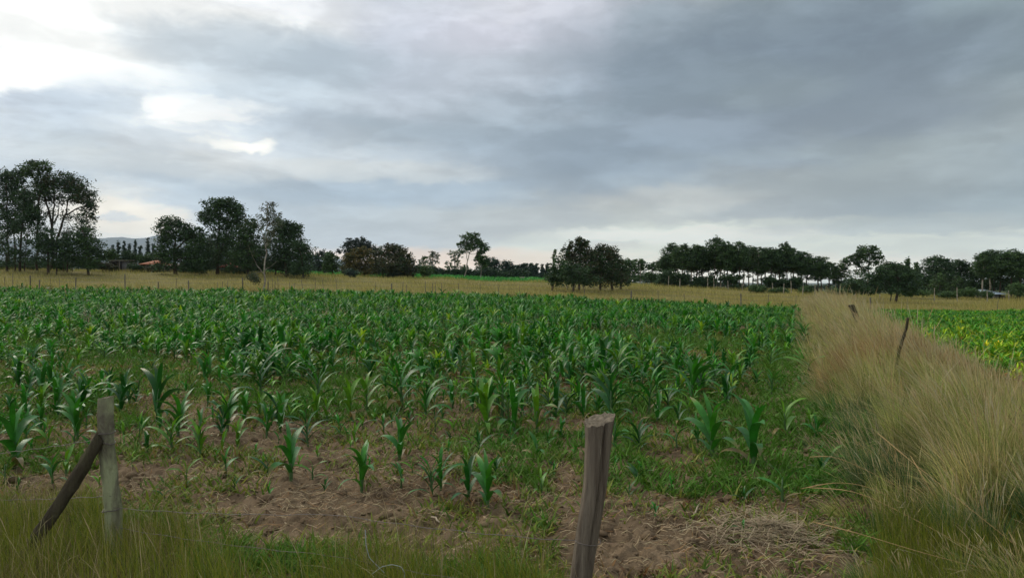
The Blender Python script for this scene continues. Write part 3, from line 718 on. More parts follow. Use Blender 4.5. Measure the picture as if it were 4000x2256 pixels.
# ------------------------------------------------------------------ grasses
def verge_grass():
    n = 150000; x = rng.uniform(-5.6, 6.2, n); y = rng.uniform(2.8, 7.7, n)
    ok = (y < verge(x)+(fbm(x, y, 2, 3, 15)-.45)*.8) & (np.abs(x/y) < .84) & (y > 2.9); x, y = x[ok], y[ok]
    k = rng.random(len(x)) < np.clip(.3+1.0*sm(.3, .7, fbm(x, y, 2.2, 3, 16)), 0, 1)*np.where((x > .5) & (x < 2.4), .55, 1); x, y = x[k], y[k]; n = len(x)
    h = (.34+.28*fbm(x, y, 1.4, 3, 17))*rng.uniform(.6, 1.15, n)*np.interp(x, [-5, -2.6, -1.2, .2, .8, 2, 3, 4.5], [.85, .95, 1.3, 1.2, .75, .55, .75, .65])
    dryf = sm(.48, .66, fbm(x, y, .9, 3, 18))*.5+.1+.2*(x < -2.2)
    col = mixcol([(.18, .22, .02), (.24, .25, .025), (.08, .13, .015)], [3, 3, 2], n)
    dc = mixcol([(.3, .25, .09), (.4, .32, .16), (.18, .14, .06)], [3, 1.5, 2], n)
    s_ = rng.random(n) < dryf*.55; col[s_] = dc[s_]
    b = Bag(); b.add(*blades(np.stack([x, y, groundz(x, y)-.01], -1), h, rng.uniform(.0025, .0048, n), np.abs(rng.normal(.38, .3, n)), rng.normal(2.7, 1.3, n), col, 3, 1.9))
    m = 900; j = rng.integers(0, n, m); hh = h[j]*rng.uniform(1.0, 1.3, m)
    b.add(*blades(np.stack([x[j], y[j], groundz(x[j], y[j])], -1), hh, .0025, np.abs(rng.normal(.4, .3, m)), rng.normal(2.7, 1.5, m), mixcol([(.4, .33, .18), (.32, .27, .12)], [1, 1], m), 5, 1.9, head=2.2))
    tag(link('verge_grass', b.mesh('verge_grass', MT['grass'])), 'tall thin olive green grass around the near fence posts', 'grass', kind='stuff')
verge_grass()
TAN = [(.54, .46, .17), (.68, .58, .26), (.28, .22, .08)]; OLI = [(.3, .36, .08), (.42, .44, .13), (.1, .16, .03), (.52, .48, .17)]
RUS = [(.44, .28, .12), (.52, .37, .18), (.25, .16, .07)]; GRN = [(.05, .15, .06), (.08, .19, .06), (.13, .22, .07)]
PALS = [TAN, OLI, RUS, GRN]
def tussocks(nc, per, y0, y1, wsc, segs, pw, name, label):
    y = y0+(y1-y0)*rng.random(nc)**pw; o = rng.uniform(-.05, 1.05, nc); x = xs(y)+o*SW+rng.normal(0, .26, nc)
    k = (x/y < .88); x, y, o = x[k], y[k], o[k]; nc = len(x)
    R_ = rng.uniform(.10, .26, nc)*(1+.02*(y-y0)); Ht = (.5+.55*rng.random(nc)**1.2)*(.5+.5*sm(-.1, .35, o))*(1-.62*sm(.5, 1.0, o))
    Ht = Ht*np.where(y < 6.8, .4+.6*sm(5., 7.4, y), 1)*(1+.2*sm(20, 30, y))
    pt = np.clip(.16-.1*o+.45*sm(20, 30, y), .05, 1); pr = .9*np.exp(-((y-14.8-1.5*o)/2.4)**2)*(o > .05)+.95*np.exp(-((x-7.2)/.45)**2-((y-8.6)/.8)**2)
    pg = (.1+.6*(o < .22)*(y < 12.5)+.9*np.exp(-((x-4.3)/.5)**2-((y-9.3)/1.2)**2)+.6*(y < 6.6))*(1-sm(14, 20, y))
    r1, r2, r3 = rng.random((3, nc)); ty = np.where(r1 < pt, 0, 1); ty = np.where(r2 < pr, 2, ty); ty = np.where(r3 < pg, 3, ty)
    Ht = np.where(ty == 3, Ht*.7, Ht)
    j = np.repeat(np.arange(nc), per); n = len(j)
    rr = np.abs(rng.normal(0, .6, n)); th = rng.uniform(0, 2*np.pi, n)
    bx = x[j]+np.cos(th)*rr*R_[j]; by = y[j]+np.sin(th)*rr*R_[j]
    tl = rng.normal(math.pi, .5, nc)[j]; ta = (rng.uniform(.15, .75, nc)*(1.2-.5*np.clip(o, 0, 1)))[j]
    vx = np.cos(th)*rr*.5+np.cos(tl)*ta+rng.normal(0, .16, n); vy = np.sin(th)*rr*.5+np.sin(tl)*ta*.6+rng.normal(0, .16, n)
    lean = np.clip(np.hypot(vx, vy), .03, 1.35); ld = np.arctan2(vy, vx)
    h = Ht[j]*rng.uniform(.45, 1.12, n)
    col = np.zeros((n, 3)); tb = np.where(rng.random(n) < .2, rng.integers(0, 2, n), ty[j])
    for q in range(4):
        m = tb == q; col[m] = mixcol(PALS[q], [1]*len(PALS[q]), m.sum(), .25)
    col = col*rng.uniform(.65, 1.5, nc)[j][:, None]
    b = Bag(); b.add(*blades(np.stack([bx, by, groundz(bx, by)-.02], -1), h, rng.uniform(.0028, .0062, n)*wsc*(1+.03*(by-y0)), lean, ld, col, segs, 1.9))
    m = n//9; q = rng.integers(0, n, m)
    b.add(*blades(np.stack([bx[q], by[q], groundz(bx[q], by[q])], -1), Ht[j[q]]*rng.uniform(1.1, 1.5, m), .0026*wsc, lean[q]*.9, ld[q], mixcol([(.58, .46, .24), (.48, .36, .16), (.5, .44, .26)], [1, 1, 1], m), 6, 1.9, head=2.6))
    tag(link(name, b.mesh(name, MT['grass'])), label, 'grass', kind='stuff')
tussocks(290, 210, 4.9, 17, 1., 4, 1.1, 'bank_grass', 'tall wispy olive and tan tussocks on the near part of the grass bank')
tussocks(1500, 44, 16, 66, 2.3, 3, 1.25, 'bank_grass', 'straw coloured tussocks on the far ridge of the bank between the two fields')
def meadow_grass():
    n = 150000; y = 60+62*rng.random(n)**1.35; x = y*rng.uniform(-.8, .8, n)
    ok = (y > yfar(x)+.2) & ~((x/y > -.25) & (x/y < .06) & (y > 106)); x, y = x[ok], y[ok]; f = fbm(x, y, .22, 4, 37); n = len(x)
    k = rng.random(n) < .45+.8*sm(.4, .6, f); x, y, f = x[k], y[k], f[k]; n = len(x)
    h = (.28+.3*sm(.3, .7, f))*rng.uniform(.6, 1.2, n)*np.where(y < yfar(x)+2.2, 1.45, 1)
    col = mixcol([(.4, .35, .1), (.5, .43, .14), (.26, .25, .06), (.22, .25, .06)], [4, 3, 2, 1.5], n)
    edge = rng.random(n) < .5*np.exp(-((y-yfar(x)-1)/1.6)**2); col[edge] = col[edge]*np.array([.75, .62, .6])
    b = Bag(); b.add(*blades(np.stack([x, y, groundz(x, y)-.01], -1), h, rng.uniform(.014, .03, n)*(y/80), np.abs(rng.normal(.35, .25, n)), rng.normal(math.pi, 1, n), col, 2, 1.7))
    tag(link('meadow_grass', b.mesh('meadow_grass', MT['grass'])), 'belt of dry golden meadow grass between the maize and the trees', 'grass', kind='stuff')
    # crop rows beyond the meadow
    n = 34000; y = rng.uniform(107, 250, n); x = y*rng.uniform(-.34, .06, n); h = rng.uniform(.35, .8, n)
    b = Bag(); b.add(*blades(np.stack([x, y, groundz(x, y)], -1), h, rng.uniform(.12, .3, n), rng.uniform(.4, 1.3, n), rng.uniform(0, 6.28, n), mixcol([(.06, .3, .05), (.1, .36, .06), (.04, .2, .04)], [2, 2, 1], n), 2, 1.7))
    tag(link('far_crop', b.mesh('far_crop', MT['grass'])), 'bright green crop on the rising field beyond the meadow', 'crop', kind='stuff')
meadow_grass()
# long bent stems crossing the bank
STEMS = [((3980, 2235), (3050, 1330), 5.6, 'longest orange grass stem slanting up left across the grass bank', [(3900,2200,5.4),(3560,2020,6.2),(3350,1915,6.6),(3160,1905,6.8)]),
 (0, 0, 0, 'orange stem slanting above the longest one on the grass bank', [(3960,2120,5.8),(3760,1960,6.2),(3560,1800,6.8),(3430,1690,7.2)]),
 (0, 0, 0, 'pale low stem running across the foot of the grass bank', [(3960,2250,5.2),(3600,2160,5.4),(3380,2090,5.6),(3180,2040,5.8)]),
 (0, 0, 0, 'pale stem arching out over the green weeds from the bank', [(3600,2010,6.6),(3420,1905,6.9),(3280,1880,7.1),(3130,1910,7.2)]),
 (0, 0, 0, 'thin tan stem with a drooping head over the dark green weeds', [(3560,1930,7.0),(3400,1840,7.3),(3260,1780,7.5),(3165,1785,7.6)]),
 (0, 0, 0, 'yellow stem rising steeply within the bank grass', [(3720,2080,6.4),(3660,1960,6.7),(3620,1880,7.0),(3560,1780,7.3)])]
for s_ in STEMS:
    pts = np.array([unproj(*q) for q in s_[4]]); t = np.linspace(0, 1, 14); tt = np.linspace(0, 1, len(pts))
    P = np.stack([np.interp(t, tt, pts[:, i]) for i in range(3)], -1); 
    for _ in range(3): P[1:-1] = (P[:-2]+P[1:-1]*2+P[2:])/4
    P[0, 2] = min(P[0, 2], .3); rad = np.full(14, .0026); rad[10:13] = .0048; rad[13] = .002
    V, Q, T = tube(P, rad, 5); b = Bag(); b.add(V, Q, T, (.44, .29, .13))
    tag(link('grass_stem', b.mesh('grass_stem', MT['dry'], True)), s_[3], 'grass stem', 'long grass stems over the bank')

# ------------------------------------------------------------------ trees
DARK = [(.034, .07, .024), (.042, .085, .026), (.026, .056, .022)]
MIDG = [(.055, .11, .03), (.07, .125, .034), (.04, .08, .025)]
OLIV = [(.13, .115, .035), (.09, .095, .03), (.05, .065, .024), (.17, .13, .04)]
PALE = [(.085, .115, .06), (.06, .085, .04), (.11, .13, .07)]
BLUE = [(.04, .07, .045), (.05, .085, .05), (.03, .055, .04)]
BRWN = [(.06, .062, .026), (.075, .075, .03), (.04, .048, .022)]
def leaves(b, cen, rad, dens, size, pal, sub=None, droop=0., flatk=.5):
    pal = np.array(pal)*1.2
    size = size*.82
    """leaf faces gathered in small sprays through an ellipsoid"""
    rx, ry, rz = rad; gf = .88+.34*min(dens, 1.05); rx, ry, rz = rx*gf+.1, ry*gf+.1, rz*gf+.1; vol = rx*ry*rz
    ns = max(3, int((11+vol**.67*19)*dens*(.3/max(size, .22))**.8)) if sub is None else sub
    u = rng.normal(size=(ns, 3)); u /= np.linalg.norm(u, axis=1)[:, None]
    u *= (rng.random(ns)**.4)[:, None]*rng.uniform(.8, 1.18, (ns, 1)); sc_ = cen+u*np.array([rx, ry, rz])
    k = 20; n = ns*k; sr = max(.22, min(.62, .34*(rx*rz)**.5))*rng.uniform(.6, 1.2, ns)
    P = np.repeat(sc_, k, 0)+rng.normal(size=(n, 3))*np.repeat(sr, k)[:, None]*np.array([.62, .62, .42])
    if droop: P[:, 2] -= np.abs(rng.normal(0, droop, n))
    a = rng.normal(size=(n, 3)); a[:, 2] *= (1-flatk)
    if droop: a[:, 2] -= 1.2
    a /= np.linalg.norm(a, axis=1)[:, None]; t = rng.normal(size=(n, 3)); t -= (t*a).sum(1)[:, None]*a; t /= np.linalg.norm(t, axis=1)[:, None]
    L_ = size*rng.uniform(.6, 1.4, (n, 1)); w = L_*rng.uniform(.42, .7, (n, 1))
    V = np.stack([P-a*L_/2, P+t*w/2+a*L_*.05, P+a*L_/2, P-t*w/2+a*L_*.05], 1).reshape(-1, 3)
    p = np.array(pal); col = np.repeat(p[rng.integers(0, len(p), ns)], k, 0)*rng.uniform(.7, 1.3, (n, 1))
    b.add(V, np.arange(n*4).reshape(-1, 4), None, np.repeat(col, 4, 0))
def limb(b, pts, r0, r1, sides=6, col=(1, 1, 1), wob=.02):
    pts = np.array(pts, float); n = max(6, len(pts)*3); t = np.linspace(0, 1, n); tt = np.linspace(0, 1, len(pts))
    P = np.stack([np.interp(t, tt, pts[:, i]) for i in range(3)], -1)
    for _ in range(2): P[1:-1] = (P[:-2]+P[1:-1]*2+P[2:])/4
    ln = np.linalg.norm(pts[-1]-pts[0]); P[1:-1] += rng.normal(0, wob*ln*.35, (n-2, 3))*np.array([1, 1, .3])
    V, Q, T = tube(P, r0+(r1-r0)*t**.8, sides); b.add(V, Q, T, col)
def tree(label, group, d, base, stems, clumps, pal=DARK, bark='bark', size=.3, dens=1., name='tree', cat='tree', r0=.16, droop=0., dep=1., twigs=True):
    """stems: pixel polylines; clumps: (px, py, rx, ry[, density]) in photograph pixels, set at the tree's own distance"""
    k_ = d/F; x0 = (base-2000)*k_; z0 = float(ground(x0, d))
    root = empty(name, (x0, d, z0-.05)); tag(root, label, cat, group); o = np.array([x0, d, z0-.05])
    tb = Bag(); cb = Bag(); tops = []
    def P(px, py, dy=0): return np.array([(px-2000)*k_, d+dy, CH-(py-HOR)*k_])-o
    for s_ in stems:
        th = r0*(s_[0] if isinstance(s_[0], (int, float)) else 1); pts = s_[1:] if isinstance(s_[0], (int, float)) else s_
        q = [P(*p) for p in pts]
        for i in range(1, len(q)): q[i][1] += rng.normal(0, .25)
        if abs(pts[0][1]-9999) < 1: q[0] = np.array([(pts[0][0]-base)*k_, 0, 0])
        limb(tb, q, th, th*.35); tops += [(v, th*.5) for v in q[len(q)//2:]]
    for c_ in clumps:
        px, py, rx, ry = c_[:4]; dn = c_[4] if len(c_) > 4 else 1.
        RX, RZ = rx*k_, ry*k_; RY = (RX+RZ)/2*dep; dy = rng.uniform(-.6, .6)*min(RX, 2)
        cen = P(px, py, dy); leaves(cb, cen, (RX, RY, RZ), dens*dn, size, pal, droop=droop)
        if twigs and tops:
            v, th = min(tops, key=lambda a: np.linalg.norm(a[0]-cen)+(4 if a[0][2] > cen[2] else 0))
            if np.linalg.norm(v-cen) > .4: limb(tb, [v, (v+cen)/2+np.array([0, 0, -.12*np.linalg.norm(v-cen)]), cen], th*.6, .025, 4, wob=.05)
            for _ in range(2 if RX > .8 else 0):
                e = cen+rng.normal(size=3)*np.array([RX, RY, RZ])*.6; limb(tb, [cen, e], .03, .012, 3, wob=.05)
    link('trunk', tb.mesh('trunk', MT[bark], True), root); link('crown', cb.mesh('crown', MT['leaf']), root)
    return root
B = 9999
GL = 'trees of the grove at the left edge'
tree('tall leaning dark tree cut by the left edge of the photo', GL, 96, 35, [[(38,B),(32,950),(28,800),(40,700)],[.6,(60,B),(58,900),(70,760)]],
     [(40,690,42,26),(88,690,22,22,.8),(10,715,35,30),(75,730,32,30),(30,765,45,30),(85,790,38,40),(15,820,40,35),(70,850,45,35),(20,890,40,35,.8),(75,905,45,30,.7),(20,950,40,25,.5)], DARK, size=.3)
tree('slim tree with thick leafy middle right of the edge tree', GL, 92, 78, [[(78,B),(80,930),(88,800),(96,730)],[.5,(96,B),(100,960),(112,850)]],
     [(100,770,28,30),(112,820,30,40),(130,850,32,34,.8),(100,880,34,34,.8),(140,840,24,30,.7),(150,860,18,22,.6),(90,940,40,22,.5)], DARK, size=.28)
tree('tallest tree with a small separate leafy top above the left grove', GL, 94, 148, [[(146,B),(150,900),(156,780),(160,700),(156,665)]],
     [(165,650,30,18),(120,665,28,18),(112,682,20,10,.8),(182,662,16,14,.7),(148,640,25,9,.7),(160,700,26,26,.7),(140,760,22,30,.4),(170,740,26,24,.6)], MIDG, size=.28)
tree('broad tree with a rounded dark top and sparse see through lower branches', GL, 95, 196, [[(192,B),(204,1000),(204,890),(198,820),(178,780),(170,730)],[.7,(204,890),(218,800),(214,740)],[.9,(214,960),(238,900),(264,830),(268,780),(300,740)],[.6,(264,840),(300,815),(345,800)],[.5,(204,880),(230,840),(240,770)]],
     [(195,710,42,26),(232,698,44,24),(265,715,38,28),(215,740,50,24),(290,725,36,28),(318,748,34,32),(338,780,28,36),(350,812,18,30),(300,768,40,24),(165,745,34,28),(180,780,38,22,.7),(245,780,60,22,.45),
      (160,830,30,30,.3),(235,840,50,36,.22),(290,840,50,30,.28),(345,855,34,26,.55),(370,840,14,20,.6),(200,900,40,30,.3),(280,895,50,30,.35),(340,890,36,22,.45),(160,900,30,30,.3)], DARK+BRWN[:1], size=.26, r0=.2)
tree('bushy conifer like tree at the right foot of the left grove', GL, 90, 350, [[(345,B),(340,960),(335,900)]],
     [(320,900,26,24,.8),(345,925,32,26),(318,950,40,30),(365,965,36,28),(335,1000,48,30),(385,1000,24,26),(300,1020,40,26),(370,1030,36,18,.8)], MIDG+DARK, size=.26)
tree('dark rounded small tree in the middle of the left grove', GL, 89, 190, [[(190,B),(188,960),(184,920)],[.6,(222,B),(222,960)]],
     [(180,915,32,22),(160,945,34,26),(205,950,36,26),(180,985,44,28),(235,980,36,28),(225,1020,36,20,.7),(150,1015,34,18,.6),(265,945,34,26,.8),(275,985,34,28)], DARK, size=.26)
tree('low leafy tree under the leftmost trees of the grove', GL, 91, 30, [[(28,B),(30,980)],[.6,(60,B),(66,960)]],
     [(20,990,40,24,.8),(70,985,34,24,.7),(110,1000,32,22,.8),(40,1025,50,14,.6),(10,940,30,24,.5)], DARK, size=.26)
tree('thin bare stemmed tree between the small dark tree and the conifer like one', GL, 93, 262, [[(262,B),(266,980),(272,920)],[.5,(250,B),(246,980)],[.4,(282,B),(286,1000)]],
     [(270,910,26,20,.5),(250,940,24,22,.5),(290,935,22,22,.5),(262,1000,34,26,.5)], DARK, size=.26, r0=.1)
# scrub under the grove
def bush(label, group, d, px, py, rx, ry, pal=DARK, n=5, size=.22, dens=1.1):
    cl = [(px+rng.uniform(-.6, .6)*rx, py+rng.uniform(-.35, .4)*ry, rx*rng.uniform(.4, .65), ry*rng.uniform(.45, .7)) for _ in range(n)]
    return tree(label, group, d, px, [[(px, B), (px, py)]], cl, pal, size=size, dens=dens, name='bush', cat='bush', r0=.06)
for px, py, rx, ry, pal, lb in [(30,1040,60,12,MIDG,'low bright scrub under the leftmost trees'),(120,1038,50,14,MIDG,'low scrub between the trunks of the slim trees'),
    (225,1036,50,16,MIDG,'scrub at the foot of the broad sparse tree'),(400,1038,38,12,BRWN,'grey brown thorny scrub left of the flat roofed hut'),
    (526,1044,26,14,DARK,'round dark bush left of the orange roof'),(590,1050,36,8,BRWN,'brown scrub in front of the orange roofed house'),(440,1048,14,6,BRWN,'small scrub in front of the flat roofed hut'),
    (430,1000,30,26,MIDG,'rounded leafy bush above the flat roofed hut'),(505,1008,34,26,DARK,'round crowned bush behind the huts'),(560,1010,40,24,MIDG,'leafy mid green bush behind the orange roof'),(620,1012,26,26,DARK,'dark bush beside the orange roof'),
    (735,1055,50,14,DARK,'dark scrub at the foot of the middle trees'),(930,1058,60,16,DARK,'scrub right of the small red roof'),(1660,1062,22,26,MIDG,'isolated round bush with a leaning stem on the far crop edge'),
    (1370,1068,26,16,BLUE,'low bush under the olive crowned tree'),(1545,1066,22,22,BLUE,'round blue green bush at the foot of the dark centre tree')]:
    bush(lb, 'bushes along the meadow edge', (107 if 1000 <= py < 1020 else 96) if px < 1500 else 104, px, py, rx, ry, pal)
# far conifers between the two left groves
def conifer(label, group, d, px, py, w, base_py, pal=BLUE, size=.34, sparse=1., layers=13):
    cl = []
    for i in range(layers):
        f = (i+.5)/layers; y = py+(base_py-py)*f
        cl.append((px+rng.uniform(-.12, .12)*w, y, w*(.04+.42*f)*rng.uniform(.7, 1.25), (base_py-py)/layers*.8, sparse*(.5+.5*f)))
    return tree(label, group, d, px, [[(px, B), (px+rng.uniform(-3, 3), (py+base_py)/2), (px, py+4)]], cl, pal, size=size, dens=.8, name='conifer', cat='conifer', r0=.14, twigs=False)
for px, py, w, lb in [(442,958,14,'leftmost thin conifer top against the blue hills'),(463,943,16,'narrow conifer with a wispy tip, second against the hills'),(485,944,18,'ragged conifer in the middle of the far row against the hills'),
    (505,955,26,'broad low conifer of the far row against the hills'),(529,940,13,'very thin pointed conifer of the far row against the hills'),(549,960,18,'short pointed conifer left of the tallest far one'),
    (578,932,26,'tallest far conifer with a broad base, right end against the hills'),(600,955,24,'wispy conifer just right of the tallest far one')]:
    conifer(lb, 'far conifers against the hills', 175, px, py, w, 1035)
GM = 'trees of the dark clump left of centre'
tree('wide rounded dark tree at the left end of the middle clump', GM, 92, 685, [[(685,B),(684,1000),(676,930)],[.6,(684,980),(720,940),(760,920)]],
     [(668,868,32,18),(655,892,36,22),(700,885,40,22),(735,898,30,20),(775,902,24,18,.7),(645,925,28,26),(715,920,48,20),(765,925,34,22),(642,965,26,30),(690,985,50,26),(655,1005,46,26),(720,1000,44,34),(765,970,40,38),(650,1040,44,16,.8),(690,940,40,18,.35),(740,1035,40,18),(800,1000,40,40),(785,1040,34,20)], DARK+MIDG[:1], size=.28, r0=.24)
tree('tallest round topped tree of the middle clump', GM, 94, 852, [[(852,B),(850,980),(856,900),(850,850)],[.7,(845,B),(862,990),(878,930),(890,870)],[.5,(856,900),(900,850)]],
     [(870,792,42,16),(840,800,36,20),(900,800,34,18),(820,828,32,18),(870,825,56,22),(925,822,28,20),(935,845,22,18,.8),(800,852,28,16),(850,852,40,18,.8),(900,862,46,20),(815,870,22,14,.6),(860,885,40,18,.6),(920,885,36,24),(885,925,46,30),(840,925,26,24,.5),(910,960,50,40),(845,1000,36,30),(900,1020,30,26,.7)], DARK+MIDG[:1], size=.28, r0=.2)
tree('leafy olive tinged tree between the round topped tree and the white trunk', GM, 91, 968, [[(968,B),(966,980),(972,900)]],
     [(975,868,24,20,.8),(990,890,24,24,.8),(960,905,28,26),(985,935,34,30),(955,955,34,36),(990,985,32,40),(950,1010,40,36),(985,1040,34,18),(915,1045,28,16,.6)], DARK+OLIV[2:3]+MIDG[:1], size=.28)
tree('big dense dark tree right of the white trunk', GM, 93, 1120, [[(1120,B),(1118,1000),(1104,920)],[.6,(1075,B),(1076,1030)]],
     [(1095,878,34,20),(1118,892,30,20),(1150,888,26,18),(1158,910,20,20),(1100,915,44,26),(1142,930,34,26),(1085,945,34,30),(1130,965,52,34),(1085,1000,44,38),(1150,1005,50,40),(1060,1030,34,34),(1120,1045,60,22),(1175,965,16,24,.7)], DARK, size=.28, r0=.24)
tree('dark shrubby tree sloping down at the right end of the middle clump', GM, 90, 1185, [[(1185,B),(1182,1000)]],
     [(1170,960,22,22),(1190,985,24,24),(1175,1015,34,30),(1202,1015,18,28),(1190,1050,34,20),(1150,1055,30,16)], DARK, size=.26)
tree('dark filling tree behind the gap in the middle clump', GM, 100, 800, [[(800,B),(800,980)],[.7,(905,B),(908,1010),(912,950)]],
     [(790,945,34,26),(825,975,36,34),(810,1020,40,30),(880,970,36,26),(940,1000,40,30),(1020,990,30,30),(1025,1035,36,26),(1040,950,24,30,.6)], DARK, size=.3)
tree('slender white trunked tree with a sparse crown, standing alone at the fence', None, 67.5, 1032, [[(1032,B),(1032,1060),(1036,960),(1042,880),(1046,800)],[.36,(1030,1068),(1000,1035),(984,1008),(974,960)],[.28,(1034,1055),(1060,1038),(1080,1018)],[.3,(1022,1060),(998,1068),(992,1080)],[.4,(1042,890),(1070,860),(1085,845)],[.3,(1038,930),(1015,880),(1010,860)]],
     [(1050,800,22,12,.5),(1040,818,26,14,.55),(1060,830,22,14,.5),(1045,848,32,15,.5),(1085,842,18,13,.45),(1015,855,20,14,.4),(1068,862,28,14,.45),(1045,878,30,15,.5),(1090,866,14,14,.35),(1020,884,18,14,.35),(1050,905,26,15,.4),(1075,892,18,14,.35),(1040,930,22,13,.28),(1065,925,16,13,.25),(1055,950,14,10,.2),(985,1080,11,9,.8),(1000,1088,7,11,.8),(990,1072,12,5,.6)], PALE+BRWN[:1], 'palebark', size=.17, r0=.09, droop=.12, twigs=True)
# centre
GC = 'trees around the centre horizon'
tree('light blue green small tree right of the dark clump', GC, 118, 1243, [[(1243,B),(1246,1040)],[.7,(1262,B),(1262,1040)]], [(1258,992,20,12),(1240,1010,20,18),(1268,1015,18,20),(1235,1040,18,18),(1262,1045,22,20)], BLUE, size=.36, dens=.8)
tree('small dark tree with a clear trunk, second right of the dark clump', GC, 108, 1300, [[(1300,B),(1300,1050)]], [(1288,1002,18,14),(1305,1012,16,16),(1285,1030,20,18),(1305,1045,18,16),(1270,1045,14,16,.7)], MIDG, size=.32)
tree('big dark umbrella shaped tree rising behind the olive one', GC, 150, 1405, [[(1405,B),(1405,1010),(1402,960)]], [(1402,938,22,10),(1370,945,16,13),(1385,955,26,14),(1422,952,24,14),(1440,955,10,10),(1355,968,22,12),(1400,972,44,16),(1445,975,22,16),(1335,982,14,10,.8),(1470,985,16,18,.8),(1370,990,30,16)], [(.03,.045,.035),(.04,.055,.04)], size=.4, r0=.3, dens=.8)
tree('olive yellow topped round tree in front of the umbrella shaped one', GC, 106, 1395, [[(1372,B),(1385,1060),(1400,1030)],[.7,(1405,B),(1425,1060),(1440,1040)]], [(1415,978,24,12),(1395,992,26,14),(1430,995,22,14),(1368,1000,20,14),(1410,1012,38,18),(1360,1025,20,18),(1390,1040,40,20),(1435,1035,22,24),(1425,1062,26,14,.8),(1360,1052,20,16)], OLIV, size=.3)
tree('brown green tree squeezed between the olive tree and the dark double topped one', GC, 110, 1478, [[(1478,B),(1480,1040)]], [(1475,990,20,14),(1485,1010,24,20),(1465,1030,20,24),(1490,1045,26,24),(1470,1062,20,12)], OLIV[1:3]+BRWN, size=.3)
tree('large dark double topped tree left of the bright far crop', GC, 104, 1550, [[(1550,B),(1548,1040),(1530,1000)],[.7,(1548,1040),(1575,1000)]], [(1522,965,22,12),(1510,980,30,16),(1560,975,24,14),(1570,992,22,16),(1530,1000,44,20),(1580,1015,26,20),(1600,1018,14,16),(1550,1030,60,24),(1605,1045,20,20),(1510,1050,30,22),(1570,1062,46,22),(1530,1078,40,12),(1590,1075,26,14)], BRWN+DARK[:1], size=.3)
tree('pale leaved twin topped far tree, left one of a pair on the horizon', GC, 205, 1655, [[(1655,B),(1656,1020)]], [(1658,1008,16,8),(1645,1020,12,10,.7),(1662,1024,12,12,.6),(1648,1042,14,12,.5)], MIDG, size=.4, dens=.6)
tree('grey green feathery far tree, right one of a pair on the horizon', GC, 200, 1690, [[(1690,B),(1692,1000)],[.7,(1690,1050),(1680,1015)]], [(1690,988,12,8,.8),(1700,1000,16,12,.8),(1680,1005,12,12,.7),(1705,1018,12,10,.6),(1685,1025,20,10,.7),(1692,1045,14,10,.6)], PALE, size=.38, dens=.7)
tree('wispy small far tree left of the tall eucalyptus', GC, 190, 1752, [[(1755,B),(1752,1040)]], [(1748,1026,12,8,.7),(1762,1034,12,8,.7),(1745,1040,8,7,.6)], MIDG, size=.36, dens=.6)
tree('flat tiered far tree immediately left of the tall eucalyptus', GC, 170, 1775, [[(1774,B),(1776,1030),(1784,990)]], [(1785,982,20,8),(1768,994,14,8,.7),(1790,1000,16,8,.7),(1775,1012,16,7,.7),(1790,1024,14,8,.6),(1780,1038,16,6,.5)], MIDG, size=.34, dens=.7)
tree('tall eucalyptus with a bare forked pale trunk and high crown at centre', GC, 118, 1812, [[(1812,B),(1822,1050),(1826,1020),(1832,990),(1840,960)],[.6,(1826,1020),(1822,990),(1820,950)],[.4,(1832,990),(1850,975),(1880,965)]], [(1830,924,22,10),(1855,926,20,11),(1822,945,16,18,.8),(1845,948,28,16,.85),(1868,948,14,16,.7),(1825,970,13,16,.7),(1846,970,18,10,.6),(1798,955,9,13,.8),(1880,955,16,12),(1892,970,14,14),(1878,985,16,9),(1812,985,6,6,.4)], MIDG+PALE[:1], 'palebark', size=.3, r0=.13)
tree('round topped tree with a thin pale trunk right of the tall eucalyptus', GC, 120, 1878, [[(1878,B),(1879,1050),(1880,1005)]], [(1880,1003,20,7),(1870,1014,14,10),(1895,1015,14,12),(1882,1030,22,14,.8)], MIDG, 'palebark', size=.32, r0=.09)
tree('clustered far tree standing in the hedge right of centre', GC, 160, 1915, [[(1915,B),(1915,1030)]], [(1902,1022,16,10),(1925,1024,20,12),(1938,1032,12,16),(1905,1045,26,16),(1935,1056,18,14),(1880,1050,16,14,.8)], BLUE, size=.4)
tree('small lollipop shaped tree just below the tall eucalyptus crown', GC, 160, 1818, [[(1818,B),(1818,1045)]], [(1816,1044,11,8),(1822,1052,8,7,.7)], MIDG, size=.3, dens=.7)
for px, py, rx, ry, lb in [(1980,1040,24,22,'first rounded tree of the far tree line right of the hedge'),(2018,1050,20,16,'low brownish tree, second of the far tree line'),(2045,1045,20,18,'third tree of the far tree line, slightly taller'),
    (2078,1048,20,18,'dense blue green tree in the middle of the far tree line')]:
    tree(lb, GC, 175, px, [[(px,B),(px,py)]], [(px,py-ry*.5,rx*.6,ry*.5),(px-rx*.4,py+ry*.2,rx*.7,ry*.7),(px+rx*.4,py+ry*.3,rx*.7,ry*.7),(px,py+ry*1.1,rx*1.1,ry*.7)], BLUE, size=.42)
for px, py, w, lb in [(2072,1032,14,'small pointed conifer in the far tree line'),(2095,1030,20,'feathery conifer in the far tree line left of the dark mass'),(2118,1035,26,'wide feathery conifer in the far tree line'),(2138,1030,20,'last feathery conifer before the dark mass')]:
    conifer(lb, GC, 165, px, py, w, 1092, BLUE, size=.42)
conifer('skeletal tiered conifer with short bare branches left of the big dark mass', GC, 110, 2163, 975, 40, 1075, MIDG, size=.28, sparse=.30, layers=11)
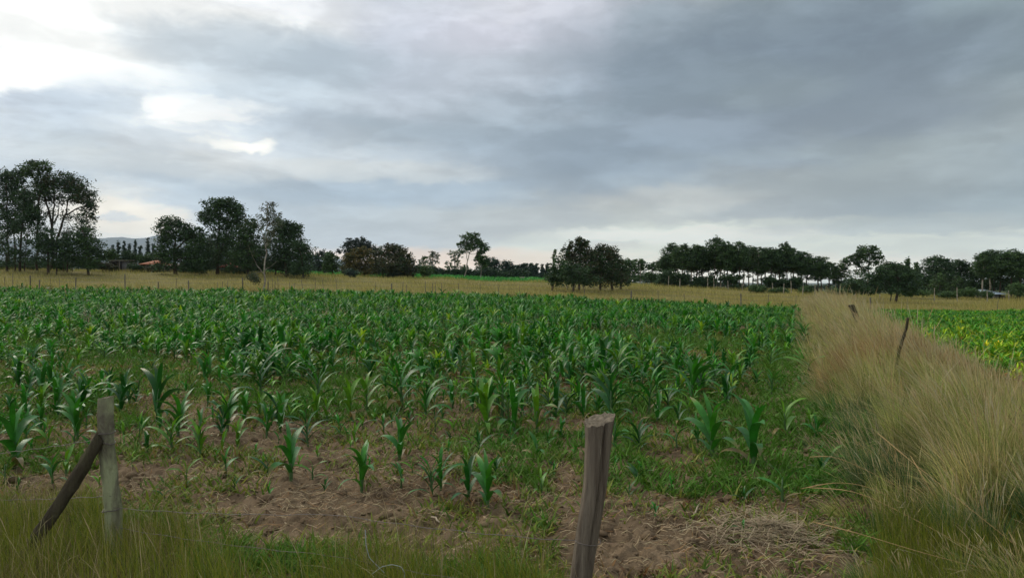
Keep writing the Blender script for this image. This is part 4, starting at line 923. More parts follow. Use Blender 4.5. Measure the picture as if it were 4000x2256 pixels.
# hedge
def hedge():
    x0, x1, d = (1685-2000)/F*150, (2060-2000)/F*150, 150; x = np.arange(x0, x1, .8)
    cen = (x0+x1)/2; zc_ = float(ground(cen, d)); root = empty('hedge', (cen, d, zc_)); tag(root, 'long clipped dark hedge along the top of the bright far crop', 'hedge')
    b = Bag(); tb = Bag()
    for q in x:
        z = float(ground(q, d)); hh = .9+.15*math.sin(q)
        leaves(b, np.array([q-cen, 0, z-zc_+hh]), (.7, .8, hh), 1, .3, DARK+BLUE[:1])
        if random.random() < .3: limb(tb, [(q-cen, 0, z-zc_-.1), (q-cen, 0, z-zc_+hh)], .05, .03, 4)
    link('stem', tb.mesh('stem', MT['bark']), root); link('foliage', b.mesh('foliage', MT['leaf']), root)
hedge()
# far-off wood closing the gaps low behind everything
def far_wood():
    b = Bag()
    for px in np.arange(-150, 4200, 15):
        d = rng.uniform(260, 330); px_ = px+rng.uniform(-8, 8)
        if 1640 < px < 2130: hpx = rng.uniform(12, 24)
        elif 2130 < px < 2560: hpx = rng.uniform(25, 50)
        elif 2560 < px < 3260: hpx = rng.uniform(8, 16)
        elif px > 3260: hpx = rng.uniform(30, 60)
        elif 390 < px < 620: hpx = rng.uniform(12, 26)
        else: hpx = rng.uniform(25, 55)
        x = (px_-2000)/F*d; z = float(ground(x, d)); h = hpx*d/F
        leaves(b, np.array([x, d, z+h*.5]), (1.6, 1.6, h*.55), .55, .8, BLUE+MIDG[:1])
    tag(link('far_wood', b.mesh('far_wood', MT['leaf'])), 'low hazy wood along the far horizon behind the groves', 'wood', kind='stuff')
far_wood()
GR = 'trees of the dark mass right of centre'
tree('tallest brown green tree with a ragged double top in the dark mass', GR, 84, 2262, [[(2262,B),(2262,1040),(2270,970)],[.6,(2262,1050),(2240,1000),(2230,965)]], [(2268,938,18,8),(2258,950,20,12),(2284,952,14,14),(2222,962,16,12,.8),(2250,970,22,14,.7),(2282,975,24,18),(2210,985,18,14,.8),(2235,990,20,16,.5),(2270,1000,30,22),(2300,1000,24,24),(2215,1015,22,22),(2255,1030,40,24),(2235,1005,24,22),(2300,1035,40,26),(2280,1060,40,26),(2230,1060,40,26)], BRWN+DARK, size=.24, r0=.16)
tree('dark tree with a stepped top, middle of the dark mass', GR, 85, 2345, [[(2345,B),(2342,1030),(2340,985)]], [(2346,966,15,9),(2330,982,20,14),(2358,985,18,16),(2345,1005,34,20),(2320,1020,30,24),(2350,1045,40,30),(2310,1060,40,30),(2350,1085,40,24),(2310,1085,50,26),(2375,1010,24,24),(2320,1000,24,20),(2375,1050,36,26)], BRWN+DARK, size=.24)
tree('dark tree with a drooping bright edged top on the right of the mass', GR, 86, 2392, [[(2392,B),(2390,1040),(2390,985)]], [(2388,972,15,9),(2400,985,11,12,.7),(2380,995,20,16),(2395,1015,24,20),(2405,1040,28,22),(2390,1060,40,26),(2410,1090,40,22)], BRWN+DARK, size=.24)
tree('rounded low tree closing the right side of the dark mass', GR, 88, 2425, [[(2425,B),(2424,1060)]], [(2418,1020,16,14),(2432,1040,16,18),(2430,1070,22,24),(2438,1095,18,16)], DARK, size=.24)
tree('low spreading dark tree on the left skirt of the mass with a visible trunk', GR, 82, 2158, [[(2158,B),(2160,1090),(2170,1060)]], [(2180,1030,22,16),(2195,1050,30,20),(2165,1065,28,18),(2145,1085,20,14),(2190,1085,34,20),(2170,1100,30,10)], DARK+MIDG[:1], size=.24)
tree('dark green skirted tree at the front of the mass', GR, 80, 2240, [[(2240,B),(2240,1080)]], [(2225,1045,26,20),(2260,1060,34,22),(2215,1080,34,22),(2255,1095,44,18),(2300,1095,40,18)], DARK, size=.24)
GB = 'distant trees between the dark mass and the long grove'
tree('yellow green far tree touching the right side of the dark mass', GB, 140, 2458, [[(2458,B),(2458,1040)]], [(2455,1024,18,10),(2465,1038,22,14),(2445,1050,16,14),(2470,1065,24,14),(2455,1090,28,14,.7)], MIDG, size=.36)
tree('far tree with a bright pale lower trunk in the gap before the long grove', GB, 138, 2500, [[(2500,B),(2501,1060),(2500,1030)]], [(2500,1022,20,8),(2490,1034,14,8,.8),(2515,1036,14,9,.8),(2502,1050,18,10,.7),(2500,1085,24,14,.6)], MIDG, 'palebark', size=.34, r0=.14)
tree('twin round topped far tree just left of the long grove', GB, 142, 2545, [[(2545,B),(2545,1050)]], [(2548,1036,15,8),(2535,1048,14,8,.7),(2556,1050,10,10,.7),(2530,1078,26,16),(2560,1085,20,16)], MIDG, size=.36)
# eucalyptus kinds for the long grove, built once and copied
def euca(k):
    rs = random.Random(50+k); H0 = 10.
    tb = Bag(); cb = Bag(); lean = rs.uniform(-.4, .4)
    q = [np.array([0, 0, -.3]), np.array([lean*.4, 0, 4]), np.array([lean, rs.uniform(-.3, .3), 7.2]), np.array([lean*1.2, 0, 9.2])]
    limb(tb, q, .15, .04, 6, wob=.015)
    n = 13+k % 4
    for i in range(n):
        f = (i+.5)/n; z = 5.0+4.3*f; sp = 1.9*math.sqrt(max(0, 1-((z-6.6)/3.2)**2))*rs.uniform(.65, 1.05)
        a = i*2.4+rs.uniform(-.5, .5); c_ = np.array([lean*z/9+math.cos(a)*sp*.8, math.sin(a)*sp*.8, z])
        if i == n-1: c_ = np.array([lean, 0, 9.2])
        r = rs.uniform(.6, 1.0)*(1 if f < .75 else .8)
        leaves(cb, c_, (r, r, r*.75), rs.uniform(.7, 1.1), .27, DARK+MIDG[:2])
        v = np.array([lean*.8*z/9, 0, z-1.2]); limb(tb, [v, (v+c_)/2+np.array([0, 0, .1]), c_], .05, .015, 4, wob=.05)
    for i in range(1+k % 3):   # epicormic sprays on the stem
        z = rs.uniform(2.2, 5.6); a = rs.uniform(0, 6.28); c_ = np.array([math.cos(a)*.6, math.sin(a)*.6, z])
        leaves(cb, c_, (.6, .6, .35), .55, .25, DARK)
        limb(tb, [(0, 0, z-.5), c_], .03, .01, 3)
    return tb, cb
EU = []
for k in range(7):
    tb, cb = euca(k); EU.append((tb, cb))
EUM = {}
def euca_at(px, ytop, d, k, label, group, pale=False, basepy=None):
    x = (px-2000)/F*d; z = float(ground(x, d)); top = CH-(ytop-HOR)/F*d; s_ = (top-z)/9.75
    root = empty('eucalyptus_tree', (x, d, z), random.uniform(0, 6.28)); tag(root, label, 'tree', group)
    w = random.uniform(.85, 1.1)*max(s_, .8)
    root.scale = (w, w, s_)
    if (k, pale) not in EUM:
        EUM[(k, pale)] = (EU[k][0].mesh('trunk', MT['palebark' if pale else 'bark'], True), EU[k][1].mesh('crown', MT['leaf']))
    t_, c_ = EUM[(k, pale)]; link('trunk', t_, root); link('crown', c_, root)
ORD = ['first','second','third','fourth','fifth','sixth','seventh','eighth','ninth','tenth','eleventh','twelfth','thirteenth','fourteenth','fifteenth','sixteenth','seventeenth','eighteenth','nineteenth','twentieth','twenty first','twenty second','twenty third','twenty fourth','twenty fifth','twenty sixth','twenty seventh','twenty eighth','twenty ninth','thirtieth']
front = [(2600,1000),(2632,950),(2664,955),(2700,970),(2722,958),(2745,955),(2790,926),(2815,962),(2842,945),(2868,972),(2890,940),(2925,962),(2962,958),(2990,972),(3012,965),(3045,972),(3076,948),(3100,965),(3128,985),(3150,1000)]
for i, (px, yt) in enumerate(front):
    euca_at(px, yt, random.uniform(103, 110), i % 7, '%s eucalyptus from the left, front row of the long grove%s' % (ORD[i], ''), 'eucalyptus trees in the front row of the long grove', pale=i % 5 == 2)
back = [(2615,1000),(2650,985),(2685,990),(2712,995),(2735,985),(2770,975),(2802,965),(2830,975),(2856,985),(2905,975),(2942,985),(2975,985),(3028,990),(3060,985),(3090,985),(3115,1000)]
for i, (px, yt) in enumerate(back):
    euca_at(px, yt, random.uniform(116, 132), (i*3+1) % 7, '%s eucalyptus from the left, back rows of the long grove' % ORD[i], 'eucalyptus trees in the back rows of the long grove', pale=i % 4 == 1)
GU = 'undergrowth trees of the long grove'
for px, py, rx, ry, lb in [(2600,1085,36,40,'dark undergrowth filling the left end of the long grove'),(2660,1095,34,34,'dark undergrowth below the left peak of the long grove'),(2725,1105,30,26,'low dark bush under the long grove, left of its tallest tree'),
    (2775,1080,30,30,'small dark tree under the tallest eucalyptus of the long grove'),(2850,1080,40,22,'flat topped dark understory tree right of the tallest eucalyptus'),(2880,1120,30,14,'low bush at the foot of the long grove, near its middle'),
    (2950,1120,26,12,'low bush right of the middle of the long grove'),(3000,1085,36,26,'dark understory tree below the grove at right of middle'),(3060,1095,34,28,'dark understory tree below the right peak of the long grove'),
    (3110,1090,30,28,'dense dark understory tree near the right end of the long grove')]:
    bush(lb, GU, 102, px, py+(ry*.45 if px > 2740 else 0), rx*.9, ry*(.75 if px > 2740 else 1.), DARK, 7, .25)
for px, py, rx, ry, lb in [(2960,1128,30,12,'bright low bush at the meadow edge before the long grove'),(3045,1138,44,9,'flat light green thicket at the meadow edge'),(3150,1132,26,14,'round green bush at the right foot of the long grove')]:
    bush(lb, 'bushes along the meadow edge', 92, px, py, rx, ry, MIDG, 6, .2)
GE = 'trees right of the long grove'
for i, (px, yt, k, lb) in enumerate([(3195,1000,0,'medium eucalyptus with a domed top right of the long grove'),(3240,1020,3,'low flat topped eucalyptus over the bright sky gap'),(3275,1032,5,'smallest flat topped eucalyptus over the bright sky gap'),(3210,1030,2,'dark short eucalyptus behind the domed one'),
    (3475,1022,1,'dark eucalyptus top just right of the tall spreading tree'),(3512,1032,4,'low round eucalyptus top left of the pointed conifer')]):
    euca_at(px, yt, random.uniform(102, 112), k, lb, GE)
tree('tall spreading eucalyptus with a pale bare trunk and airy crown at right', GE, 100, 3388, [[(3386,B),(3390,1090),(3392,1040),(3396,1000)],[.6,(3390,1060),(3350,1030),(3330,1018)],[.5,(3392,1040),(3420,1010)]],
     [(3390,972,24,9),(3370,982,24,12),(3415,985,22,14),(3345,998,20,10),(3390,998,40,10,.8),(3428,1008,16,18),(3405,1022,20,12,.7),(3318,1012,18,10),(3350,1022,26,14),(3300,1030,22,12,.8),(3370,1042,26,12,.7),(3350,1070,30,16,.6),(3340,1100,30,18,.7)], DARK+MIDG, 'palebark', size=.27, r0=.15)
tree('wide dark tree with flat layered branches standing in front at right', GE, 80, 3500, [[(3498,B),(3500,1130),(3505,1080),(3500,1050)],[.5,(3478,B),(3485,1120)]],
     [(3500,1045,30,12),(3450,1058,34,13),(3545,1062,34,13),(3490,1075,46,13),(3420,1082,34,12),(3560,1090,36,13),(3470,1098,56,13),(3530,1112,50,12),(3420,1108,36,12),(3480,1128,60,11),(3560,1128,34,10),(3330,1115,34,14),(3360,1128,40,12),(3400,1135,34,9)], DARK, size=.24, dens=1.2)
conifer('pointed pale conifer top above the dark trees at right', GE, 110, 3545, 1012, 34, 1090, MIDG, .3)
conifer('smaller pointed conifer top right of the pale one', GE, 112, 3580, 1030, 30, 1090, MIDG, .3)
tree('broad domed dark tree right of the pointed conifers', GE, 105, 3665, [[(3665,B),(3665,1060)]], [(3665,1012,30,10),(3640,1024,30,14),(3690,1024,26,14),(3660,1045,54,20),(3625,1062,34,20),(3690,1068,36,22),(3650,1090,56,24),(3610,1100,36,24),(3700,1100,40,24),(3640,1130,60,16)], DARK, size=.28)
tree('second domed dark tree right of the broad one', GE, 108, 3745, [[(3745,B),(3745,1060)]], [(3745,1026,24,9),(3725,1036,26,13),(3765,1038,22,14),(3745,1058,44,20),(3720,1080,30,24),(3770,1085,34,24),(3745,1112,50,24),(3800,1060,24,20)], DARK, size=.28)
tree('pale green pyramidal young tree in front of the domed dark tree', GE, 98, 3672, [[(3672,B),(3672,1090)]], [(3672,1078,13,8),(3672,1092,22,10),(3672,1108,30,11),(3672,1126,36,12),(3672,1144,34,8)], PALE[1:2]+MIDG, size=.24)
tree('second pale green pyramidal young tree, right of the first', GE, 98, 3742, [[(3742,B),(3742,1100)]], [(3742,1092,12,8),(3742,1106,20,10),(3742,1122,28,12),(3742,1140,32,10)], PALE[1:2]+MIDG, size=.24)
for px, yt, k, lb in [(3835,985,2,'left shoulder eucalyptus of the tall group at the right edge'),(3868,974,0,'eucalyptus with a visible pale trunk in the right edge group'),(3905,984,5,'eucalyptus behind the tin roof in the right edge group'),(3950,975,1,'high domed eucalyptus near the right edge'),(3985,988,3,'eucalyptus cut by the right edge of the photo')]:
    euca_at(px, yt, random.uniform(96, 102), k, lb, 'tall eucalyptus trees at the right edge', pale=k in (0, 2))
tree('dense dark tree filling the middle of the right edge group', GE, 106, 3880, [[(3880,B),(3880,1050)]], [(3850,1020,40,24),(3900,1025,44,24),(3950,1020,40,24),(3990,1030,30,28),(3830,1060,34,24),(3880,1075,50,24),(3940,1070,50,26),(3990,1085,36,26),(3820,1100,36,28),(3900,1112,60,18),(3960,1110,40,20)], DARK, size=.28)
for px, py, rx, ry, lb in [(3800,1140,40,18,'light green shrub left of the tin roofed shed'),(3975,1132,44,24,'big green shrub at the right edge in front of the trees'),(3850,1150,22,12,'small yellow green shrub before the tin roofed shed'),(3560,1142,60,12,'dark scrub under the layered tree'),(3700,1150,60,10,'low scrub along the foot of the domed trees'),(3290,1140,50,9,'low dark scrub below the bright sky gap')]:
    bush(lb, 'bushes along the meadow edge', 90, px, py, rx, ry, MIDG, 6, .2)

# ------------------------------------------------------------------ houses
def pmat(n, c_, r=.8, **k): return mat(n, c_, r, var=.35, vscale=1.5, **k)
HM = dict(wall=pmat('mud wall', (.2, .17, .14)), grey=pmat('grey boards', (.17, .17, .165)), tile=pmat('tile roof', (.5, .19, .1)), red=pmat('red roof', (.5, .13, .09)),
          tin=pmat('tin roof', (.5, .6, .68), .4), dark=pmat('dark opening', (.03, .028, .026)), wood=pmat('weathered wood', (.2, .17, .13)))
def boxm(name, c0, c1, m, parent):
    x0, y0, z0 = c0; x1, y1, z1 = c1
    V = [(x0,y0,z0),(x1,y0,z0),(x1,y1,z0),(x0,y1,z0),(x0,y0,z1),(x1,y0,z1),(x1,y1,z1),(x0,y1,z1)]
    Q = [(0,3,2,1),(4,5,6,7),(0,1,5,4),(1,2,6,5),(2,3,7,6),(3,0,4,7)]
    return link(name, npmesh(name, V, Q, None, m), parent)
def roofm(name, x0, x1, y0, y1, z0, z1, hip, m, parent, th=.08):
    ym = (y0+y1)/2; h = hip
    V = [(x0,y0,z0),(x1,y0,z0),(x1,y1,z0),(x0,y1,z0),(x0+h,ym,z1),(x1-h,ym,z1)]
    V += [(a, b, c_-th) for a, b, c_ in V[:4]]
    Q = [(0,1,5,4),(2,3,4,5),(0,6,7,1),(1,7,8,2),(2,8,9,3),(3,9,6,0),(6,9,8,7)]; T = [(1,2,5),(3,0,4)]
    return link(name, npmesh(name, V, Q, T, m), parent)
def house(label, cat, d, px0, px1, ytop, yeave, depth, roof, rm, wm, name='house', doors=1, wins=2, hip=1.4):
    k_ = d/F; x0 = (px0-2000)*k_; x1 = (px1-2000)*k_; w = x1-x0; cx_ = (x0+x1)/2; z = float(ground(cx_, d))
    ze = CH-(yeave-HOR)*k_-z; zt = CH-(ytop-HOR)*k_-z; r = empty(name, (cx_, d, z)); tag(r, label, cat)
    boxm('wall', (-w/2+.35, 0, -.3), (w/2-.35, depth, ze-.02), wm, r)
    if roof == 'hip': roofm('roof', -w/2, w/2, -.5, depth+.5, ze, zt, min(hip, w*.42), rm, r)
    else:
        V = [(-w/2,-.4,ze),(w/2,-.4,ze),(w/2,depth+.4,zt),(-w/2,depth+.4,zt),(-w/2,-.4,ze+.06),(w/2,-.4,ze+.06),(w/2,depth+.4,zt+.06),(-w/2,depth+.4,zt+.06)]
        link('roof', npmesh('roof', V, [(0,3,2,1),(4,5,6,7),(0,1,5,4),(1,2,6,5),(2,3,7,6),(3,0,4,7)], None, rm), r)
    for i in range(doors):
        q = w*(.12-.3*i); boxm('door', (q, -.05, -.2), (q+.8, .01, min(1.9, ze-.15)), HM['dark'], r)
    for i in range(wins):
        q = -w/2+.9+i*(w-2.6)/max(1, wins-1); f = boxm('window', (q, -.06, .9), (q+.75, .012, min(1.6, ze-.2)), HM['wood'], r)
        boxm('pane', (q+.08, -.075, .97), (q+.67, -.0615, min(1.55, ze-.27)), HM['dark'], f)
    for q in (-w/2+.15, w/2-.25):
        boxm('post', (q, -.42, -.3), (q+.1, -.32, ze-.09), HM['wood'], r)
    return r
house('house with an orange hipped roof between the left grove and middle clump', 'house', 99, 548, 622, 1015, 1031, 4, 'hip', HM['tile'], HM['wall'], doors=1)
house('small outbuilding with a red roof glimpsed inside the middle clump', 'house', 101, 862, 905, 1025, 1041, 3, 'hip', HM['red'], HM['wall'], doors=1, wins=1, hip=.3)
house('low grey boarded hut with a flat roof right of the left grove', 'hut', 100, 415, 478, 1015, 1019, 3, 'flat', HM['wood'], HM['grey'], name='hut')
house('low dark shed with a pale edged roof beside the grey hut', 'shed', 103, 476, 512, 1025, 1028, 2.5, 'flat', HM['wood'], HM['grey'], name='shed', doors=1, wins=0)
house('half hidden mud walled house under the left end of the middle clump', 'house', 100, 640, 720, 1030, 1040, 3, 'flat', HM['wood'], HM['wall'], wins=2)
house('shed with a pale blue tin roof among shrubs at the right', 'shed', 94, 3868, 3922, 1133, 1149, 3.5, 'flat', HM['tin'], HM['grey'], name='shed', doors=1, wins=0)
house('tiny brown hut on the far field edge left of the dark mass', 'hut', 140, 2030, 2052, 1082, 1086, 2.5, 'flat', HM['wood'], HM['wall'], name='hut', doors=1, wins=0)

# ------------------------------------------------------------------ far fence
WIRE = mat('rusty wire', (.16, .13, .11), .6, spec=.5)
POST = mat('grey fence wood', (.2, .18, .15), .9, var=.5, vscale=6, stretch=(1, 1, .2), bump=.6, bscale=25)
def rough_post(pts, r, sides=10, seed=0, knots=.12, ecc=.85, top=0.):
    """hewn post: uneven section, slanted sawn top"""
    rs = np.random.default_rng(seed); pts = np.array(pts, float); n = 16; t = np.linspace(0, 1, n); tt = np.linspace(0, 1, len(pts))
    P = np.stack([np.interp(t, tt, pts[:, i]) for i in range(3)], -1); ax = P[-1]-P[0]; ax /= np.linalg.norm(ax)
    u = np.cross(ax, (0, 1, 0)); u /= np.linalg.norm(u); v = np.cross(ax, u); a = np.arange(sides)*2*np.pi/sides
    rr = 1+rs.normal(0, .06, sides); V = []
    for k in range(n):
        w = r*np.interp(t[k], [0, 1], [1.08, .97])*rr*(1+rs.normal(0, knots*.18, sides))
        ring = P[k]+(np.cos(a)*w)[:, None]*u+(np.sin(a)*w*ecc)[:, None]*v
        if k == n-1 and top: ring = ring+ax*((np.cos(a)*w)*top)[:, None]+ax*rs.normal(0, .003, sides)[:, None]
        V.append(ring)
    V = np.concatenate(V); Q = [[k*sides+j, k*sides+(j+1) % sides, (k+1)*sides+(j+1) % sides, (k+1)*sides+j] for k in range(n-1) for j in range(sides)]
    c_ = V[-sides:].mean(0); V = np.concatenate([V, [c_]]); T = [[(n-1)*sides+j, (n-1)*sides+(j+1) % sides, n*sides] for j in range(sides)]
    return V, np.array(Q), np.array(T)
def far_fence():
    px_py = [(18,1082),(50,1068),(118,1075),(155,1092),(198,1085),(232,1090),(297,1083),(488,1070),(618,1100),(736,1094),(690,1085),(850,1102),(870,1098),(890,1095),(948,1083),(1047,1098),(1065,1090),(1075,1098),(1085,1082),(1130,1100),(1150,1104),(1178,1090),(1233,1098),(1260,1092),(1312,1086),
             (1468,1104),(1530,1106),(1575,1100),(1588,1110),(1662,1098),(1690,1106),(1700,1100),(1725,1105),(1790,1106),(1875,1110),(1950,1112),(2030,1115),(2284,1125),(2466,1135),(2570,1136),(2672,1145),(2894,1146),(3003,1148),(3110,1152),(3400,1160),(3545,1165),(3900,1168)]
    r = empty('wire_fence', (0, 66, float(ground(0, 66)))); tag(r, 'old wire fence of uneven thin posts along the far edge of the maize', 'fence'); o = np.array(r.location)
    tops = []
    for i, (px, py) in enumerate(sorted(px_py)):
        x0 = (px-2000)/F*66; y = float(yfar(x0))+.45; x = (px-2000)/F*y; z = float(ground(x, y)); zt = CH-(py-HOR)/F*y
        big = px in (118, 297, 488, 948, 736, 618, 1047, 155, 3400, 1530, 2466, 2894); rr = .055 if big else random.uniform(.015, .026)
        zt = max(zt, z+.9); ln = random.uniform(-.18, .18)*(.4 if big else 1)
        V, Q, T = rough_post([(x-ln, y, z-.3), (x, y, zt)], rr, 6, i); me = npmesh('fence_post', V-o, Q, T, POST, smooth=True); link('fence_post', me, r)
        tops.append((x, y, z))
    for hgt in (.95, 1.3):
        P = []
        for (a, b) in zip(tops[:-1], tops[1:]):
            for t in (0, .5): P.append(((a[0]+(b[0]-a[0])*t), a[1]+(b[1]-a[1])*t-.05, a[2]+(b[2]-a[2])*t+hgt-(.05 if t else 0)+random.uniform(-.02, .02)))
        V, Q, T = tube(np.array(P)-o, np.full(len(P), .009), 4); link('wire', npmesh('wire', V, Q, T, WIRE), r)
far_fence()
# pale stakes along the back of the meadow
for i, (px, d) in enumerate([(2215,84),(2246,90),(2278,86),(2610,98),(2655,99),(2765,99),(2790,98),(2845,98),(2900,97),(2960,96),(3020,92),(3060,90),(3092,90),(3135,88),(3184,86),(3340,84),(3438,84),(3650,84),(3740,84),(3858,86),(3942,86)]):
    x = (px-2000)/F*d; z = float(ground(x, d)); h = random.uniform(1.1, 1.7)
    V, Q, T = rough_post([(0, 0, -.2), (random.uniform(-.1, .1), 0, h)], random.uniform(.04, .06), 6, i+90)
    o = link('stake', npmesh('stake', V, Q, T, MT['palebark'], smooth=True), None, (x, d, z))
    tag(o, '%s pale stake from the left, at the tree foot beyond the meadow' % ORD[i], 'stake', 'stakes along the back of the meadow')

# ------------------------------------------------------------------ near posts
mossy = mat('mossy wood', (.42, .44, .25), .9, vscale=6, col2=(.16, .135, .1), stretch=(1, 1, .35), bump=.8, bscale=30, spec=.15, contrast=(.4, .6), dist=.6)
greyw = mat('split grey wood', (.33, .27, .2), .88, vscale=22, col2=(.11, .08, .058), stretch=(1, 1, .06), bump=1., bscale=60, spec=.15, contrast=(.35, .7))
endw = mat('end grain', (.3, .25, .18), .9, vscale=30, col2=(.12, .1, .07), bump=.6, bscale=50, spec=.1)
darkw = mat('dark rotten wood', (.075, .062, .04), .95, vscale=10, col2=(.13, .12, .065), stretch=(1, 1, .3), bump=1., bscale=25, spec=.1, contrast=(.45, .7))
def pxp(px, py, d): return np.array(unproj(px, py, d))
def near_posts():
    # left mossy post
    d = 5.8; b = pxp(440, 2140, d); t = pxp(409, 1552, d); m1_ = pxp(437, 1980, d); m2_ = pxp(412, 1760, d); b[2] = min(b[2], -.2)
    r = empty('fence_post', (float(b[0]), d, float(ground(b[0], d)))); tag(r, 'mossy pale green fence post with a wired brace log at left', 'fence post'); o = np.array(r.location)
    V, Q, T = rough_post([b-o, m1_-o, m2_-o, t-o], .058, 18, 3, .25, .9, -.1); T0 = T
    link('shaft', npmesh('shaft', V, Q, None, mossy, smooth=True), r)
    V2, _, _ = rough_post([b-o, m1_-o, m2_-o, t-o], .058, 18, 3, .25, .9, -.1); link('post_top', npmesh('post_top', V2[-19:]+np.array([0, 0, .001]), None, [[j, (j+1) % 18, 18] for j in range(18)], endw), r)
    for k, (py, tilt) in enumerate([(1690, .006), (1722, -.02), (1990, .01)]):
        c_ = pxp(410 if k < 2 else 432, py, d)-o; a = np.linspace(0, 2*np.pi, 22)
        P = np.stack([c_[0]+.069*np.cos(a), c_[1]+.064*np.sin(a), c_[2]+tilt*np.cos(a)+.004*np.sin(3*a)], -1)
        V, Q, T = tube(P, np.full(22, .004), 5, False); link('wire_loop', npmesh('wire_loop', V, Q, None, WIRE), r)
    # dark brace log
    t = pxp(388, 1705, 5.75); b = pxp(150, 2080, 5.55); b2 = pxp(95, 2180, 5.5)
    V, Q, T = rough_post([b2, b, (b+t)/2+np.array([.01, 0, -.015]), t], .05, 14, 8, .5, .8, .5)
    o = link('brace_log', npmesh('brace_log', V-b2, Q, T, darkw, smooth=True), None, b2); tag(o, 'dark rotten log leaning against the mossy post as a brace', 'log')
    # centre split post
    d = 4.2; t = pxp(2343, 1640, d); m = pxp(2325, 1900, d); b = pxp(2270, 2256, d); bb = b+(b-m)*1.1; bb[2] = -.25
    r = empty('fence_post', (float(bb[0]), d, 0.)); tag(r, 'bare grey brown fence post with a long crack and slanted top', 'fence post'); o = np.array(r.location)
    n = 26; sides = 40; tt = np.linspace(0, 1, n); key = np.array([bb, b, m, t])-o; kt = np.array([0, .35, .72, 1.])
    P = np.stack([np.interp(tt, kt, key[:, i]) for i in range(3)], -1); P[1:-1] = (P[:-2]+2*P[1:-1]+P[2:])/4
    a = np.arange(sides)*2*np.pi/sides; rs = np.random.default_rng(4); rr = 1+.035*np.sin(a*3+1)+.03*np.sin(a*7)+rs.normal(0, .012, sides)
    crack = -np.pi/2+.42  # facing the camera, right of the middle
    V = []
    for k in range(n):
        w = np.interp(tt[k], [0, .35, .72, .93, 1], [.068, .064, .068, .076, .088])*rr*(1+rs.normal(0, .006, sides))
        cr = crack-.1*(1-tt[k])*2; dl = np.abs((a-cr+np.pi) % (2*np.pi)-np.pi); deep = np.clip((tt[k]-.42)/.35, 0, 1)
        w = w*(1-.6*deep*np.exp(-(dl/.1)**2))
        ring = P[k]+np.stack([np.cos(a)*w, np.sin(a)*w*.92, 0*a], -1)
        ring[:, 2] += (np.cos(a)*w*.24+.02*np.sin(a))*sm(.8, 1, tt[k])+(.004*rs.normal(size=sides) if k == n-1 else 0)
        V.append(ring)
    V = np.concatenate(V); Q = np.array([[k*sides+j, k*sides+(j+1) % sides, (k+1)*sides+(j+1) % sides, (k+1)*sides+j] for k in range(n-1) for j in range(sides)])
    link('shaft', npmesh('shaft', V, Q, None, greyw, smooth=True), r)
    top = V[-sides:]; c_ = top.mean(0)+np.array([0, 0, -.004]); inner = c_+(top-c_)*.6+np.array([0, 0, .002])
    VV = np.concatenate([top+np.array([0, 0, .001]), inner, [c_]]); QQ = [[j, (j+1) % sides, sides+(j+1) % sides, sides+j] for j in range(sides)]; TT = [[sides+j, sides+(j+1) % sides, 2*sides] for j in range(sides)]
    link('post_top', npmesh('post_top', VV, QQ, TT, endw), r)
    # pale splinter beside the crack
    V, Q, T = tube(np.array([pxp(2338, 1790, d)-o+(0, -.076, 0), pxp(2341, 1740, d)-o+(0, -.078, 0), pxp(2342, 1722, d)-o+(0, -.076, 0)]), [.0022, .0032, .0015], 5)
    link('splinter', npmesh('splinter', V, Q, T, endw), r)
    V, Q, T = tube(np.array([(.073*math.cos(q), .069*math.sin(q), 0.004*math.sin(2*q)) for q in np.linspace(0, 6.28, 22)])+(pxp(2298, 2115, d)-o), np.full(22, .0026), 5, False)
    link('wire_loop', npmesh('wire_loop', V, Q, None, WIRE), r)
    # posts in the grass bank
    def lean_post(b, t, r_, m, lb, seed):
        V, Q, T = rough_post([b, (b+t)/2, t], r_, 8, seed, .5, .8, .3); o = link('fence_post', npmesh('fence_post', V-b, Q, T, m, smooth=True), None, b)
        tag(o, lb, 'fence post')
    lean_post(pxp(3352, 1255, 22), pxp(3325, 1190, 22), .085, darkw, 'short dark post tilted left, deep in the far bank grass', 31)
    b = pxp(3507, 1425, 13.5); mdl = pxp(3525, 1330, 13.4); t = pxp(3548, 1240, 13.3)
    V, Q, T = rough_post([b, (b+mdl)/2+np.array([-.02, 0, 0]), mdl, (mdl+t)/2+np.array([.02, 0, 0]), t], .026, 8, 33, .8, .8, .3)
    o = link('fence_post', npmesh('fence_post', V-b, Q, T, darkw, smooth=True), None, b); tag(o, 'thin crooked dark stake leaning right out of the bank grass', 'fence post')
    # grey stone-like post end at the right edge
    b = pxp(4052, 1900, 6.2); t = pxp(4030, 1628, 6.2); b[2] = -.1
    V, Q, T = rough_post([b, t], .05, 12, 44, .6, .9, .4); o = link('fence_post', npmesh('fence_post', V-b, Q, T, greyw, smooth=True), None, b); tag(o, 'grey weathered post half cut by the right edge of the photo', 'fence post')
near_posts()
# barbed wires between the near posts
def barbed(pts, lb, sag=.04, r_=.0021):
    pts = np.array(pts); n = 40; t = np.linspace(0, 1, n); seg = np.linspace(0, 1, len(pts)); P = np.stack([np.interp(t, seg, pts[:, i]) for i in range(3)], -1)
    f = (t*(len(pts)-1)) % 1; P[:, 2] -= 4*f*(1-f)*sag; P[:, 2] += .004*np.sin(t*60); b = Bag(); V, Q, T = tube(P, np.full(n, r_), 4); b.add(V, Q, T)
    ln = np.linalg.norm(pts[-1]-pts[0])
    for q in np.arange(.05, .98, .13/ln*1.0):
        c_ = np.array([np.interp(q, t, P[:, i]) for i in range(3)])
        for _ in range(2):
            dv = rng.normal(size=3); dv /= np.linalg.norm(dv); V, Q, T = tube([c_-dv*.013, c_+dv*.013], [.0016, .001], 3); b.add(V, Q, T)
    o = link('barbed_wire', b.mesh('barbed_wire', WIRE), None); tag(o, lb, 'wire', 'barbed wires of the near fence')
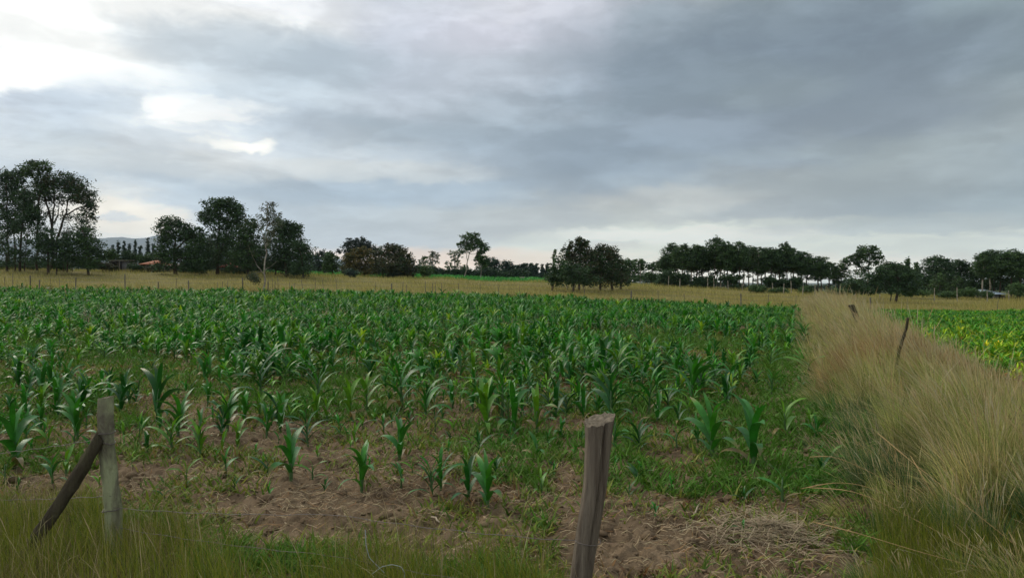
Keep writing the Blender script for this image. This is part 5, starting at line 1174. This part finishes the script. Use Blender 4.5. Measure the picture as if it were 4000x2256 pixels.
barbed([pxp(-300, 1790, 7.2), pxp(400, 1712, 5.75)], 'rusty wire running left from the upper loop of the mossy post', .03)
barbed([pxp(-300, 1950, 7.2), pxp(430, 1938, 5.74)], 'rusty wire running left from the lower part of the mossy post', .02)
barbed([pxp(440, 1985, 5.76), pxp(1300, 2010, 5.0), pxp(2300, 2118, 4.14)], 'upper wire sagging from the mossy post to the split post', .02)
barbed([pxp(440, 2060, 5.76), pxp(1300, 2172, 5.0), pxp(2262, 2330, 4.14)], 'lower wire dipping through the grass towards the split post', .02)
# loose pale curl of string
P = np.array([pxp(*q) for q in [(1425,2070,4.6),(1428,2130,4.6),(1440,2180,4.6),(1475,2215,4.6),(1500,2240,4.6)]]); t = np.linspace(0, 1, 20)
PP = np.stack([np.interp(t, np.linspace(0, 1, 5), P[:, i]) for i in range(3)], -1); V, Q, T = tube(PP, np.full(20, .0026), 5)
b = Bag(); b.add(V, Q, T, (.38, .42, .42)); tag(link('string', b.mesh('string', MT['dry'], True)), 'loose pale string hanging down into the grass left of the split post', 'string')
P = np.array([pxp(*q) for q in [(1450,2245,4.5),(1490,2215,4.5),(1530,2207,4.5),(1565,2215,4.5),(1580,2240,4.5),(1575,2275,4.5)]])
PP = np.stack([np.interp(t, np.linspace(0, 1, 6), P[:, i]) for i in range(3)], -1); V, Q, T = tube(PP, np.full(20, .0026), 5)
b = Bag(); b.add(V, Q, T, (.42, .45, .42)); tag(link('string', b.mesh('string', MT['dry'], True)), 'pale looped string curling over the grass at the bottom centre', 'string')

# ------------------------------------------------------------------ air
def haze():
    x, z0, z1 = 13000, -40, 760
    V = [(a, b, c_) for c_ in (z0, z1) for b in (-x, x) for a in (-x, x)]
    Q = [(0,2,3,1),(4,5,7,6),(0,1,5,4),(1,3,7,5),(3,2,6,7),(2,0,4,6)]
    m = bpy.data.materials.new('haze'); m.use_nodes = True; t = m.node_tree; t.nodes.clear()
    v = t.nodes.new('ShaderNodeVolumePrincipled'); v.inputs['Density'].default_value = HAZE; v.inputs['Color'].default_value = (.74, .87, 1, 1); v.inputs['Anisotropy'].default_value = .2
    o_ = t.nodes.new('ShaderNodeOutputMaterial'); t.links.new(v.outputs[0], o_.inputs['Volume'])
    tag(link('haze', npmesh('haze', V, Q, None, m)), 'thin blue air over the far hills', 'haze', kind='stuff')
HAZE = .00008
haze()
